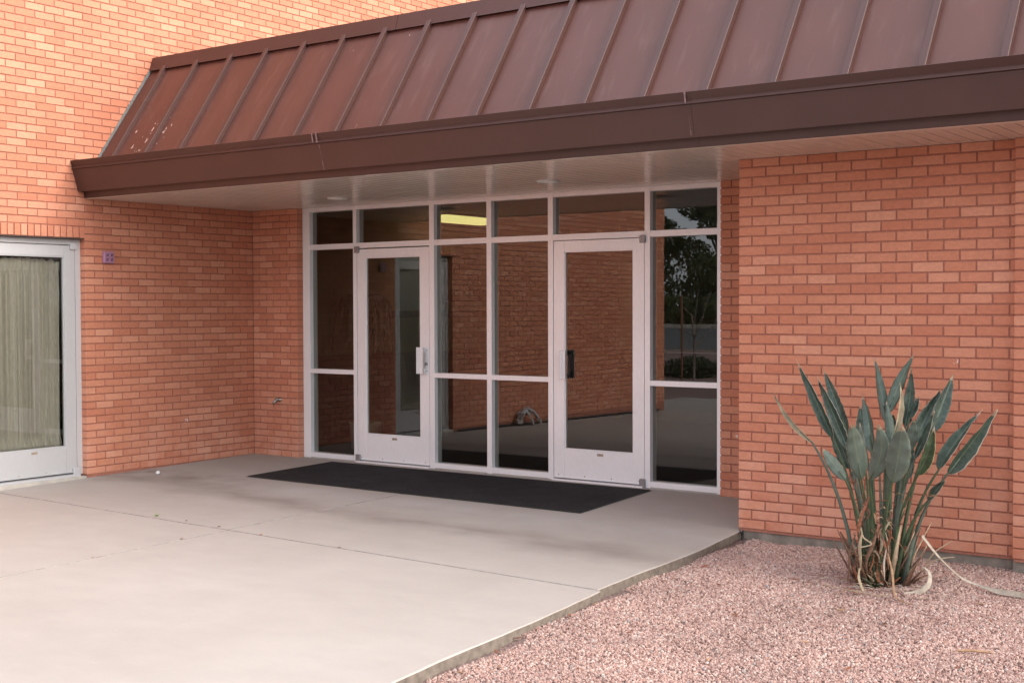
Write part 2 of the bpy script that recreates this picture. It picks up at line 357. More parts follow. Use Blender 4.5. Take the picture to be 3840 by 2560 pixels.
# ------------------------------------------------------------------ brickwork
C = .0677; JT = .010
def brick_geo(L, H, dl, dr, ch=.0022, front=0.0):
    """brick in local frame: u along x, outward normal -y, centred; dl/dr depth of the left and right end."""
    a, b = L/2, H/2; f = -front
    vs = [(-a, dl, -b), (a, dr, -b), (a, dr, b), (-a, dl, b), (-a, ch+f, -b), (a, ch+f, -b), (a, ch+f, b), (-a, ch+f, b),
          (-a+ch, f, -b+ch), (a-ch, f, -b+ch), (a-ch, f, b-ch), (-a+ch, f, b-ch)]
    fs = [(8, 9, 10, 11), (4, 5, 9, 8), (5, 6, 10, 9), (6, 7, 11, 10), (7, 4, 8, 11), (0, 1, 5, 4), (1, 2, 6, 5), (2, 3, 7, 6), (3, 0, 4, 7)]
    return vs, fs
def frame_matrix(axis):                   # local x -> wall direction, local -y -> outward
    if axis == 'x': return Matrix.Identity(3)                     # wall runs along +X, faces -Y
    return Matrix(((0, -1, 0), (1, 0, 0), (0, 0, 1)))             # wall runs along +Y, faces +X
def lay_bricks(root, bricks, axis, origin, limit=300, name='brick'):
    """bricks: (u0,u1,z0,z1,dl,dr); origin: world point of u=0,z=0 on the face plane."""
    R = frame_matrix(axis); O = Vector(origin); items = []
    for (u0, u1, z0, z1, dl, dr) in bricks:
        p = O+R@Vector(((u0+u1)/2, 0, (z0+z1)/2)); d = p-CAM; zc = d.dot(fwd)
        nrm = R@Vector((0, -1, 0)); vis = 0
        if zc > .5:
            px, py = d.dot(r2)/zc*FPX/1920, d.dot(u2)/zc*FPX/1280
            if abs(px) < 1.02 and abs(py) < 1.02: vis = (u1-u0)*(z1-z0)*abs(nrm.dot(d))/zc**3
            # behind the mansard roof or the near wall
            if axis == 'y' and p.y > -2.1 and 2.56 < p.z < 2.9+(p.y+1.9)*1.5 and p.y > -1.9: vis = 0
            if axis == 'y' and p.y > 0: vis *= .0 if p.z < 3.9 else 1
        items.append((vis, u0, u1, z0, z1, dl, dr))
    items.sort(key=lambda t: -t[0]); cache = {}; mb = MB()
    for k, (vis, u0, u1, z0, z1, dl, dr) in enumerate(items):
        L, H = u1-u0, z1-z0
        jo = random.gauss(0, .0006)
        if k < limit and vis > 0:
            key = (round(L, 3), round(H, 3), dl, dr)
            if key not in cache:
                vs, fs = brick_geo(L, H, dl, dr); me = bpy.data.meshes.new('brick'); me.from_pydata(vs, [], fs); me.materials.append(MAT['brick']); cache[key] = me
            o = link(name, cache[key], root)
            loc = O+R@Vector(((u0+u1)/2, jo, (z0+z1)/2))-Vector(root.location)
            o.matrix_local = Matrix.Translation(loc) @ R.to_4x4() @ Matrix.Rotation(random.gauss(0, .0035), 4, 'Y') @ Matrix.Diagonal((1+random.uniform(-.007, .005), 1, 1+random.uniform(-.03, .02), 1))
        else:
            vs, fs = brick_geo(L*(1+random.uniform(-.007, .005)), H*(1+random.uniform(-.03, .02)), dl, dr)
            c = Vector(((u0+u1)/2, jo, (z0+z1)/2)); mb.add([tuple(R@(Vector(v)+c)+O-Vector(root.location)) for v in vs], fs)
    if mb.v:
        o = mb.build('brickwork', MAT['brick'], root); o['kind'] = 'stuff'
def rows(u_min, u_max, joints_even, joints_odd, i0, i1, ztop=None, end_l=.012, end_r=.012):
    """courses i0..i1-1 between free ends u_min,u_max; joints are joint-centre positions."""
    out = []
    for i in range(i0, i1):
        J = [j for j in (joints_even if i % 2 == 0 else joints_odd) if u_min+.02 < j < u_max-.02]
        e = [u_min-JT/2]+J+[u_max+JT/2]
        z1 = (i+1)*C-JT
        if ztop and z1 > ztop: z1 = ztop
        for a, b in zip(e[:-1], e[1:]):
            out.append((a+JT/2, b-JT/2, i*C, z1, end_l if a < u_min else .012, end_r if b > u_max else .012))
    return out

SOF = 2.5586
P1 = .1995
# --- tall wall (plane x=0, faces +X), u = y
A_WALL0, A_WALL1, HT = -8.64, 9.0, 7.6
OP0, OP1, OPZ = -3.135, -2.083, 34*C-.110
je = [-1.878+P1*k for k in range(-40, 60)]; jo_ = [j+P1/2 for j in je]
tall = thing('brick_wall', 'tall salmon brick wall with a glass door in it, rising behind the brown metal roof', 'brick wall', (0, A_WALL0, 0))
B_ = []
CJ = -1.266
nrow = int(HT/C)
for i in range(nrow):
    js = je if i % 2 == 0 else jo_
    if i < 34:
        a = rows(A_WALL0, OP0, je, jo_, i, i+1, end_l=.1, end_r=.085)
        b = rows(OP1, 0.0-.001, je, jo_, i, i+1, end_l=.085)
        if i >= 32: pass
        B_ += a+b
        if i in (32, 33): continue
    elif i*C < 3.9: B_ += rows(A_WALL0, A_WALL1, je, jo_, i, i+1, end_l=.1)
    else: B_ += rows(A_WALL0, CJ-.001+.003, je, jo_, i, i+1, end_l=.1)+rows(CJ+.003, A_WALL1, je, jo_, i, i+1)
lay_bricks(tall, B_, 'y', (0, 0, 0), 300)
# rowlock course over the door: narrow upright bricks, slightly proud
RB = []
u = OP1+.001; k = 0
while u > -3.25:
    RB.append((u-.067+JT, u, OPZ, 34*C-JT, .014, .014 if k else .08)); u -= .067; k += 1
lay_bricks(tall, RB, 'y', (.006, 0, 0), 60, 'upright_brick')
mb = MB(); D = .007
mb.box(-.25, -D, A_WALL0+.006, OP0-.006, -.25, HT); mb.box(-.25, -D, OP1+.006, A_WALL1, -.25, HT); mb.box(-.25, -D, OP0-.006, OP1+.006, OPZ+.001, HT)
part(mb, 'mortar_bed', MAT['mortar'], tall)
part(MB().box(-.25, .012, A_WALL0-.02, A_WALL1, HT, HT+.08), 'coping', MAT['fascia'], tall)
part(MB().box(-.08, .002, OP0-.09, OP1-.004, OPZ-.012, OPZ-.001), 'steel_lintel', MAT['lintel'], tall)
# --- left pier
PA = .6542; P2 = .2025
pier = thing('brick_pier', 'narrow salmon brick pier in the inside corner with the hose tap on it', 'brick pier', (0, 0, 0))
lay_bricks(pier, rows(0.002, PA, [.2015, .403, .548], [.0985, .300, .502], 0, 37, end_r=.16)+rows(.002, PA, [], [.0985, .300, .502], 37, 38, ztop=SOF-.002, end_r=.16), 'x', (0, 0, 0))
part(MB().box(0, PA-.006, D, .25, -.25, SOF), 'mortar_bed', MAT['mortar'], pier)
# --- right pier, beside the storefront, partly behind the near wall
PB = 5.4569
pier2 = thing('brick_pier', 'narrow strip of shaded brick pier between the glass storefront and the near brick wall', 'brick pier', (PB, 0, 0))
jj = [PB+.0985+P2*k for k in range(9)]; ji = [PB+.200+P2*k for k in range(9)]
lay_bricks(pier2, rows(PB, 6.24, ji, jj, 0, 37, end_l=.16)+rows(PB, 6.24, ji, jj, 37, 38, ztop=SOF-.002, end_l=.16), 'x', (0, 0, 0))
part(MB().box(PB+.006, 6.24, D, .25, -.25, SOF), 'mortar_bed', MAT['mortar'], pier2)
# --- near wall right
WB, WY, WE = 6.2388, -1.2756, 8.103
wall3 = thing('brick_wall', 'low salmon brick wall under the eave, behind the spiky green plant', 'brick wall', (WB, WY, 0))
ji = [WB+.2005+.2025*k for k in range(9)]; jj = [WB+.098+.2025*k for k in range(10)]
lay_bricks(wall3, rows(WB, WE-.008, ji, jj, 0, 37, end_l=.09)+rows(WB, WE-.008, ji, jj, 37, 38, ztop=SOF-.002, end_l=.09), 'x', (0, WY, 0))
part(MB().box(WB+.006, WE+.004, WY+D, -.0, -.02, SOF), 'mortar_bed', MAT['mortar'], wall3)
part(MB().box(WB+.03, WE, WY+.018, -.1, -.4, -.004), 'footing', MAT['footing'], wall3)
# --- pilaster at the right edge of the picture
PY = -1.345
pil = thing('brick_pilaster', 'brick pilaster standing slightly proud at the right end of the low wall', 'brick pilaster', (WE, PY, 0))
ji = [WE+.1985+.2025*k for k in range(7)]; jj = [WE+.300+.2025*k for k in range(7)]
lay_bricks(pil, rows(WE, WE+1.3, ji, jj, 0, 37, end_l=.075)+rows(WE, WE+1.3, ji, jj, 37, 38, ztop=SOF-.002, end_l=.075), 'x', (0, PY, 0))
part(MB().box(WE+.006, WE+1.3, PY+D, -.1, -.02, SOF), 'mortar_bed', MAT['mortar'], pil)
part(MB().box(WE, WE+1.3, PY+.018, -.1, -.4, -.004), 'footing', MAT['footing'], pil)

# ------------------------------------------------------------------ mansard canopy
XR = 11.5
canopy = thing('metal_canopy', 'brown standing-seam metal mansard roof with deep gutter fascia over the entrance', 'canopy roof', (0, -1.3, 2.56))
y1, z1, y0, z0 = -1.290, 3.850, -1.904, 2.948
sl_ = (z1-z0)/(y1-y0); yb, zb = -2.02, 2.948-(.116)*sl_
seams = [.006]+[.215+.4695*k for k in range(24)]
nv = Vector((0, -(z1-zb), (y1-yb))).normalized()   # outward normal of the slope
for i, (a, b) in enumerate(zip(seams[:-1], seams[1:])):
    mb = MB(); t = .02; bulge = random.uniform(-.004, .004)
    prof = [(a+.001, 0), (a+(b-a)*.5, bulge), (b-.001, 0)]
    vs = []
    for x, h in prof:
        for yy, zz in ((yb, zb), (y1+.02, z1+.02*sl_)):
            vs.append((x, yy+nv.y*h, zz+nv.z*h)); vs.append((x, yy-nv.y*t, zz-nv.z*t))
    mb.add(vs, [(0, 4, 6, 2), (4, 8, 10, 6), (1, 3, 7, 5), (5, 7, 11, 9), (0, 1, 5, 4), (4, 5, 9, 8), (2, 6, 7, 3), (6, 10, 11, 7), (0, 2, 3, 1), (8, 9, 11, 10)])
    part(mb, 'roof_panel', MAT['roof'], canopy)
for i, x in enumerate(seams[1:]):
    mb = MB(); hw, h = .023, .036
    q = [(-hw, 0), (hw, 0), (hw, h), (hw*.9, h+.003), (-hw*.9, h+.003), (-hw, h)]
    y_lo = yb+.045+ (random.uniform(-.006, .006)); z_lo = zb+.045*sl_
    vs = [(x+dx, y_lo+nv.y*hh, z_lo+nv.z*hh) for dx, hh in q]+[(x+dx, y1+nv.y*hh, z1+nv.z*hh) for dx, hh in q]
    n = len(q); mb.add(vs, [(k, (k+1) % n, n+(k+1) % n, n+k) for k in range(n)]+[tuple(range(n, 2*n)), tuple(range(n))[::-1]])
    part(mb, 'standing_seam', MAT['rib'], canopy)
    part(MB().add([(x+dx, y_lo-.0015+nv.y*hh, z_lo-.001+nv.z*hh) for dx, hh in ((-.016, .006), (.016, .006), (.016, .038), (-.016, .038))], [(0, 1, 2, 3)]) or MB(), 'seam_end', MAT['dark'], canopy) if False else None
# ridge cap in two lengths
def ridge(a, b):
    return MB().prism([(-1.330, 3.838), (-1.326, 3.846), (-1.285, 3.971), (-1.05, 3.99), (-1.05, 3.96), (-1.26, 3.945), (-1.296, 3.838)], a, b)
part(ridge(0.004, 3.145), 'ridge_cap', MAT['rib'], canopy); part(ridge(3.149, 6.36), 'ridge_cap', MAT['rib'], canopy); part(ridge(6.364, XR), 'ridge_cap', MAT['rib'], canopy)
# gutter fascia: top flange, ledge, sloping body, lower strip
E3, E4, E5, E6 = (-2.2327, 2.892), (-2.2183, 2.8188), (-2.1509, 2.6148), (-2.0716, 2.5586)
secs = [(-.0, 3.1265), (3.1245, 6.354), (6.352, 9.6), (9.5985, XR)]
for k, (a, b) in enumerate(secs):
    dv = [0, .0015, 0, .001][k]
    body = MB().prism([(E3[0]-dv, E3[1]), (E3[0]+.004, E3[1]+.002), (E3[0]+.02, E3[1]-.01), (E4[0]+.025, E4[1]-.006), (E5[0]+.03, E5[1]+.006), (E5[0]+.012, E5[1]), (E5[0]-dv, E5[1]-.001),
                        (E4[0]+.012-dv, E4[1]-.010), (E4[0]+.012-dv, E4[1]-.0065), (E4[0]-.004-dv, E4[1]), (-2.206-dv, 2.842)], a+.003, b)
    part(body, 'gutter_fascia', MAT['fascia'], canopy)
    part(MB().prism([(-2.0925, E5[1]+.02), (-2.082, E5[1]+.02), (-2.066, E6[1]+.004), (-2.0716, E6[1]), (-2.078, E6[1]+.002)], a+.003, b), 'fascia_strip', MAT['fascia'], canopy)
part(MB().prism([(-2.20, 2.84), (-2.14, 2.63), (-1.90, 2.62), (-1.90, 2.84)], .02, XR-.01), 'gutter_trough', MAT['fascia'], canopy)
part(MB().prism([(E3[0]+.003, E3[1]-.002), (E5[0]+.002, E5[1]+.002), (-2.07, E5[1]), (-2.07, 2.85)], .001, .0028), 'gutter_end_cap', MAT['fascia'], canopy)
part(MB().prism([(-2.085, 2.5575), (-2.060, 2.5535), (-2.02, 2.5535), (-2.02, 2.5575)], .003, XR), 'soffit_trim', MAT['soffit'], canopy)
part(MB().prism([(yb-.004, zb), (yb-.016, zb+.018), (y1-.016, z1+.026), (y1-.004, z1)], .0006, .008), 'sealant_line', MAT['flash'], canopy)
def quadpatch(x0, x1, a, b, off=.0012):   # thin smear on the fascia between profile points a and b
    return MB().add([(x0, a[0]-off, a[1]), (x1, a[0]-off, a[1]), (x1+.004, b[0]-off, b[1]), (x0-.003, b[0]-off, b[1])], [(0, 1, 2, 3)])
def smear(x0, x1, a, b):
    mb = MB(); n = 6
    for k in range(n):
        t0, t1 = k/n, (k+1)/n; p = [(a[0]+(b[0]-a[0])*t, a[1]+(b[1]-a[1])*t) for t in (t0, t1)]
        w0 = random.uniform(0, .006); mb.add([(x0+w0, p[0][0]-.0014, p[0][1]), (x1-w0, p[0][0]-.0014, p[0][1]), (x1-w0*.5, p[1][0]-.0014, p[1][1]), (x0+w0*.5, p[1][0]-.0014, p[1][1])], [(0, 1, 2, 3), (3, 2, 1, 0)][:1])
    return mb
for x in (3.06, 3.105, 6.315):
    part(smear(x, x+.018, E3, (E4[0], E4[1])), 'sealant_smear', MAT['caulk'], canopy)
part(smear(3.118, 3.126, (E4[0]+.012, E4[1]-.012), E5), 'sealant_smear', MAT['caulk'], canopy)
part(smear(6.33, 6.334, (-2.19, 2.74), E5), 'sealant_smear', MAT['caulk'], canopy)
# soffit boards
bw = .10325; k = 0
x = 6.408-62*bw
me0 = None
while x < XR:
    a, b = max(x, .004), min(x+bw, XR)
    if b-a > .02:
        full = abs((b-a)-bw) < 1e-6
        if full and me0:
            o = link('soffit_board', me0, canopy); o.location = Vector((x+bw/2, -.995+1.3, SOF+.0052-2.56))
        else:
            L2 = (b-a)/2-.0042; cx = (a+b)/2; mbx = MB().box(-L2, L2, -1.065, 1.065, -.0052, .0098, .0016)
            o = mbx.build('soffit_board', MAT['soffit'], canopy); o.location = Vector((cx, -.995+1.3, SOF+.0052-2.56))
            if full: me0 = o.data
    x += bw
part(MB().box(.004, XR, -2.06, .07, SOF+.0165, SOF+.022), 'soffit_backing', MAT['dark'], canopy)
for (dx, dy, lab) in ((1.868, -.679, 'round recessed downlight in the soffit above the left glass door'), (4.334, -.829, 'round recessed downlight in the soffit above the right glass door')):
    t = thing('downlight', lab, 'ceiling light', (dx, dy, SOF), 'recessed downlights in the soffit')
    part(MB().lathe([(.070, .0), (.072, -.009), (.088, -.012), (.095, -.006), (.096, .0)], (dx, dy, SOF), 40), 'trim_ring', MAT['white'], t, True)
    part(MB().lathe([(.0695, -.004), (.05, -.010), (.02, -.013), (.001, -.0135)], (dx, dy, SOF), 40), 'lens', MAT['lens2'], t, True)

# ------------------------------------------------------------------ storefront
SY = .0814; FD = .112; GY = SY+.052
sf = thing('storefront', 'wide aluminium-framed glass storefront with two glass doors under the brown canopy', 'glass storefront', (3.05, SY, 0))
XM = [(PA, .7541), (1.3553, 1.402), (2.3404, 2.3993), (3.026, 3.0811), (3.7121, 3.7669), (4.7044, 4.758), (5.3867, 5.4560)]
for a, b in XM: part(MB().box(a, b, SY, SY+FD, .0, 2.5607, .0015), 'mullion', MAT['alu'], sf)
bays = [(XM[i][1], XM[i+1][0]) for i in range(6)]
DOORS = (1, 4)
for i, (a, b) in enumerate(bays):
    a0, b0 = a+.0004, b-.0004
    part(MB().box(a0, b0, SY+.0012, SY+FD, 2.5189, 2.5602, .0012), 'head_rail', MAT['alu'], sf)
    part(MB().box(a0, b0, SY+.0012, SY+FD, 2.1329, 2.1858, .0012), 'transom_bar', MAT['alu'], sf)
    part(MB().box(a0-.0, b0, GY-.003, GY+.003, 2.1865, 2.5183), 'transom_pane', MAT['glass'], sf)
    if i not in DOORS:
        part(MB().box(a0, b0, SY+.0012, SY+FD, .8705, .9159, .0012), 'mid_rail', MAT['alu'], sf)
        part(MB().box(a0, b0, SY+.0012, SY+FD, .0076, .0552, .0012), 'sill_rail', MAT['alu'], sf)
        part(MB().box(a0, b0, GY-.003, GY+.003, .9165, 2.1323), 'upper_pane', MAT['glass'], sf)
        part(MB().box(a0, b0, GY-.003, GY+.003, .0558, .8699), 'lower_pane', MAT['glass'], sf)
def door_parts(root, a, b, ga, gb, z0_, z1_, gz0, gz1, Y, hinge, axis='x', AL=None):
    AL = AL or MAT['alu']
    """leaf between a..b; glass opening ga..gb; returns placer for either wall orientation"""
    if axis == 'x': bx = lambda u0, u1, d0, d1, q0, q1, ch=.001: MB().box(u0, u1, Y+d0, Y+d1, q0, q1, ch)
    else: bx = lambda u0, u1, d0, d1, q0, q1, ch=.001: MB().box(Y-d1, Y-d0, u0, u1, q0, q1, ch)
    door = part(bx(ga-.006, gb+.006, .012, .0135, gz0-.006, gz0+.001, 0), 'door', MAT['gasket'], root)
    P = lambda mb, n, mt, sm=False: part(mb, n, mt, door, sm)
    for (s0, s1) in ((a, ga), (gb, b)): P(bx(s0, s1, .003, .047, z0_, z1_), 'stile', AL)
    P(bx(ga+.0006, gb-.0006, .0045, .046, gz1, z1_-.0005), 'top_rail', AL); P(bx(ga+.0006, gb-.0006, .0045, .046, z0_, gz0), 'bottom_rail', AL)
    for q0, q1 in ((gz1-.012, gz1-.0005), (gz0+.0005, gz0+.012)): P(bx(ga+.001, gb-.001, .009, .040, q0, q1), 'glazing_bead', AL)
    for q0, q1 in ((ga+.0005, ga+.010), (gb-.010, gb-.0005)): P(bx(q0, q1, .010, .040, gz0+.0125, gz1-.0125), 'glazing_bead', AL)
    P(bx(ga+.001, gb-.001, .022, .028, gz0+.001, gz1-.001, 0), 'pane', MAT['glass'])
    for k in range(4):
        xx = a+.05+(b-a-.10)*k/3; P(bx(xx-.005, xx+.005, -.0005, .004, z0_+.022, z0_+.032, .002), 'screw', MAT['steel'])
    cx = (ga+gb)/2+.02
    P(bx(cx-.032, cx+.032, .0015, .0045, gz0-.040, gz0-.018, 0), 'name_sticker', MAT['bleach'])
    for k in range(3): P(bx(cx-.024, cx+.026-.01*k, .0008, .0014, gz0-.0225-.006*k, gz0-.0205-.006*k, 0), 'sticker_print', MAT['rust'])
    return door
HD = []
for di, (a, b, ga, gb, z1_, gz0, gz1, hinge) in enumerate(((1.409, 2.334, 1.518, 2.222, 2.122, .281, 2.041, 'l'), (3.773, 4.698, 3.883, 4.591, 2.127, .277, 2.036, 'r'))):
    d = door_parts(sf, a, b, ga, gb, .022, z1_, gz0, gz1, SY, hinge); d['label'] = ('left glass door with its pull handle on the right stile', 'right glass door with its pull handle on the left stile')[di]
    P = lambda mb, n, mt, sm=False: part(mb, n, mt, d, sm)
    hx = (a+.024 if hinge == 'l' else b-.024)
    side = a if hinge == 'l' else b
    P(MB().box(min(side, side)-.022+(0 if hinge == 'l' else -.012), side+.034+(0 if hinge == 'l' else -.012), SY-.022, SY+.004, 2.085, 2.150, .004), 'pivot_cover', MAT['greysteel'])
    P(MB().box(side-.018+(0 if hinge == 'l' else -.018), side+.036+(0 if hinge == 'l' else -.018), SY-.022, SY+.004, .004, .075, .004), 'pivot_cover', MAT['greysteel'])
    # pull handle: ribbed plate standing off the stile on two mounting brackets
    if hinge == 'l': h0, h1, m0, m1 = 2.222, 2.300, 2.275, 2.335-.012
    else: h0, h1, m0, m1 = 3.868, 3.930, 3.845, 3.872+.03
    yh = SY-.052
    hb = MB().box(h0, h1, yh, yh+.006, .906, 1.160, .001)
    for rx in (.0, .017, .034): hb.box(h0+rx, h0+rx+.006, yh-.007, yh+.001, .906, 1.160, .001)
    hb.box(h1-.006, h1, yh-.004, yh+.012, .906, 1.160, .001)
    P(hb, 'pull_handle', MAT['alu'])
    for q0 in (.908, 1.112):
        P(MB().box(m0-.01, m1, SY-.004, SY+.0025, q0, q0+.046, .001).box((m0 if hinge == 'l' else m1-.012), (m0+.012 if hinge == 'l' else m1), yh+.0062, SY-.0042, q0, q0+.046), 'handle_bracket', MAT['alu'])
        P(MB().lathe([(.0045, 0), (.0045, .003), (.001, .004)], ((m0+m1)/2+(.012 if hinge == 'l' else -.02), SY-.004, q0+.023), 8, 'y'), 'screw', MAT['dark'])
    if hinge == 'l': P(MB().lathe([(.014, 0), (.014, .010), (.011, .014), (.002, .015)], (2.304, SY+.002, 1.000), 16, 'y'), 'lock_cylinder', MAT['steel'], True)
    else: P(MB().box(3.925, 3.965, SY+.06, SY+.075, .90, 1.16, .002).box(3.925, 3.935, SY+.047, SY+.061, .93, .96).box(3.925, 3.935, SY+.047, SY+.061, 1.10, 1.13), 'handle_reflection', MAT['black'])  # black plate behind the pane stands in for the handle's dark reflection
    part(MB().box(a-.004, b+.003, SY-.035, SY+FD, -.004, .012, .002), 'threshold', MAT['alu'], sf)
part(MB().box(PA+.001, 5.4560, SY+.004, SY+FD, -.02, .0068), 'sill_bed', MAT['kerb'], sf)

# ------------------------------------------------------------------ glass door in the tall wall
DX = -.072
gd = thing('glass_door', 'aluminium glass door set in the tall brick wall, pale curtain behind its pane', 'glass door', (DX, -2.6, 0))
part(MB().box(DX-.11, DX, -2.137, OP1+.004, .0, OPZ-.014, .0015), 'jamb', MAT['alu2'], gd); part(MB().box(DX-.11, DX, OP0, -3.079, .0, OPZ-.014, .0015), 'jamb', MAT['alu2'], gd)
part(MB().box(DX-.11, DX-.001, -3.0786, -2.1374, 2.128, OPZ-.0145, .0015), 'head_rail', MAT['alu2'], gd)
door_parts(gd, -3.074, -2.141, -2.958, -2.252, .022, 2.122, .266, 2.022, DX, 'r', 'y', MAT['alu2'])
part(MB().box(DX-.11, DX+.05, -3.078, -2.138, -.045, .010, .002), 'threshold', MAT['alu2'], gd)
part(MB().box(DX-.06, DX+.082, OP0+.01, OP1-.01, -.06, -.012, .004), 'grout_sill', MAT['kerb'], gd)
part(MB().box(DX-.002, DX+.020, -2.195, -2.130, 2.085, 2.150, .004), 'pivot_cover', MAT['alu2'], gd)
part(MB().box(DX-.002, DX+.020, -2.190, -2.128, .002, .070, .004), 'pivot_cover', MAT['alu2'], gd)
# curtain
def curtain_mesh():
    mb = MB(); nu, nz = 260, 46; y_0, y_1 = -2.985, -2.240; zz0, zz1 = .262, 2.0
    ph = [random.uniform(0, 6.28) for _ in range(6)]
    for j in range(nz+1):
        v = j/nz; z = zz0+(zz1-zz0)*v
        for i in range(nu+1):
            t = i/nu
            g = -abs(math.sin(t*48+ph[5]+.9*math.sin(t*13)+.35*math.sin(v*2+ph[4])))**.5*1.4+.7+math.sin(t*95+ph[0]+1.2*math.sin(t*9+ph[1])+.5*math.sin(v*3+ph[4]))*.6+math.sin(t*57+ph[2]+.8*v)*.4+.35*math.sin(t*171+ph[3])
            amp = .020
            hdr = 0
            if v > .955: amp = .006; hdr = 1
            if v < .035: amp = .006
            pinch = math.exp(-((v-.93)/.012)**2)+math.exp(-((v-.045)/.012)**2)
            x = -.165+amp*g*(1-.7*pinch)+(.012*(1-pinch) if (v > .94 or v < .035) else 0)
            droop = 0
            if v > .93 and t > .5: droop = -.022*(1+.6*math.sin(t*40+1))*(t-.5)*2*(v-.93)/.07
            if v > .93: droop += .006*math.sin(t*60)*(v-.93)/.07
            mb.v.append((x, y_0+(y_1-y_0)*t, z+droop))
    for j in range(nz):
        for i in range(nu): a = j*(nu+1)+i; mb.f.append((a, a+1, a+nu+2, a+nu+1))
    return mb
cu = curtain_mesh().build('curtain', MAT['curtain'], None, True); recenter(cu)
sm = cu.modifiers.new('thickness', 'SOLIDIFY'); sm.thickness = .0012
tag(cu, 'gathered grey-green sheer curtain hanging behind the pane of the door in the tall wall', 'curtain')

# ------------------------------------------------------------------ slabs and ground
SLZ = lambda y: .015*y if y < 0 else 0.0
slab = struct(bpy.data.objects.new('concrete_pavement', None)); COL.objects.link(slab)
jy = lambda x: -3.06-(x*.0455)         # cross joint
jx = 3.150
def slab_panel(poly, th=.16, ch=.009):
    n = len(poly); cx = sum(p[0] for p in poly)/n; cy = sum(p[1] for p in poly)/n; mb = MB()
    ring = []
    for k, (x, y) in enumerate(poly):
        d = Vector((cx-x, cy-y)).normalized()*ch; ring.append((x+d.x, y+d.y))
    vs = [(x, y, SLZ(y)) for x, y in ring]+[(x, y, SLZ(y)-ch*.7) for x, y in poly]+[(x, y, SLZ(y)-th) for x, y in poly]
    fs = [tuple(range(n))]+[(k, n+k, n+(k+1) % n, (k+1) % n) for k in range(n)]+[(n+k, 2*n+k, 2*n+(k+1) % n, n+(k+1) % n) for k in range(n)]
    mb.add(vs, fs); return mb
def sided(o):
    o.data.materials.append(MAT['slabside']); o.data.materials.append(MAT['joint'])
    for p in o.data.polygons:
        c_ = p.center+o.location
        if p.normal.z < .97 and c_.x < 6.2: p.material_index = 2
        elif p.normal.z < .2: p.material_index = 1
    return o
def edge_noise(pts):
    out = []
    for (a, b) in zip(pts[:-1], pts[1:]):
        n = max(1, int(math.dist(a, b)/.12))
        for k in range(n):
            t = k/n; out.append((a[0]+(b[0]-a[0])*t+random.uniform(-.004, .004), a[1]+(b[1]-a[1])*t))
    return out+[pts[-1]]
g = .0055
eB = edge_noise([(6.366, jy(6.366)+g), (6.348, -2.9), (6.345, -2.5), (6.335, -2.1), (6.29, -1.6), (6.262, -1.30), (6.262, -1.25)])
eD = edge_noise([(6.62, -9.0), (6.60, -6.2), (6.548, -5.32), (6.511, -4.96), (6.488, -4.53), (6.463, -4.05), (6.398, jy(6.398)-g)])
struct(sided(part(slab_panel([(-.02, .06), (-.02, jy(0)+g), (jx-g, jy(jx)+g), (jx-g, .06)]), 'slab_panel', MAT['concrete'], slab)))
struct(sided(part(slab_panel([(jx+g, .06), (jx+g, jy(jx)+g)]+eB+[(6.262, .06)]), 'slab_panel', MAT['concrete'], slab)))
struct(sided(part(slab_panel([(-.02, jy(0)-g), (-.02, -6.4+g), (jx+.02-g, -6.4+g), (jx+.02-g, jy(jx)-g)]), 'slab_panel', MAT['concrete'], slab)))
struct(sided(part(slab_panel([(jx+.02+g, jy(jx)-g), (jx+.02+g, -6.4+g)]+[(6.603, -6.4+g)]+[p for p in eD if p[1] > -6.35]), 'slab_panel', MAT['concrete'], slab)))
struct(sided(part(slab_panel([(-.02, -6.4-g), (-.9, -9.0), (-1.5, -12), (6.8, -12), (6.605, -6.4-g)]), 'slab_panel', MAT['concrete'], slab)))
part(MB().box(-.02, 6.27, -6.5, .06, -.19, -.105), 'joint_filler', MAT['footing'], slab)['kind'] = 'structure'

def gz(y):
    if y > -12: return -.068+.012*min(y, 0)
    pts = [(-12, -.212), (-16, 0.), (-22, .37), (-40, .63), (-160, 1.2)]
    for (a, za), (b, zb_) in zip(pts[:-1], pts[1:]):
        if y >= b: return za+(zb_-za)*(y-a)/(b-a)
    return 1.2
ys = [160, 20, 3]+[3-.15*k for k in range(1, 81)]+[-12, -14, -16, -19, -22, -26, -31, -36, -40, -46, -60, -90, -160]
ys = sorted(set(round(y, 3) for y in ys), reverse=True)
xs = [-160, -60, -30, -12, -6]+[5.9+.12*k for k in range(0, 34)]+[12, 20, 40, 80, 160]
mb = MB()
for y in ys:
    for x in xs:
        h = 0
        if 6.2 < x < 10 and -8 < y < -1.2: h = .008*math.sin(x*5.1+y*3.3)+.006*math.sin(x*11.7-y*7.9)-.012*math.exp(-((x-7.5)**2+(y+2.05)**2)/.12)
        if x < 6.2 and y > -12: h = -.15
        mb.v.append((x, y, gz(y)+h))
for j in range(len(ys)-1):
    for i in range(len(xs)-1): a = j*len(xs)+i; mb.f.append((a, a+len(xs), a+len(xs)+1, a+1))
ground = mb.build('gravel_ground', MAT['ground'], None, True); struct(ground)

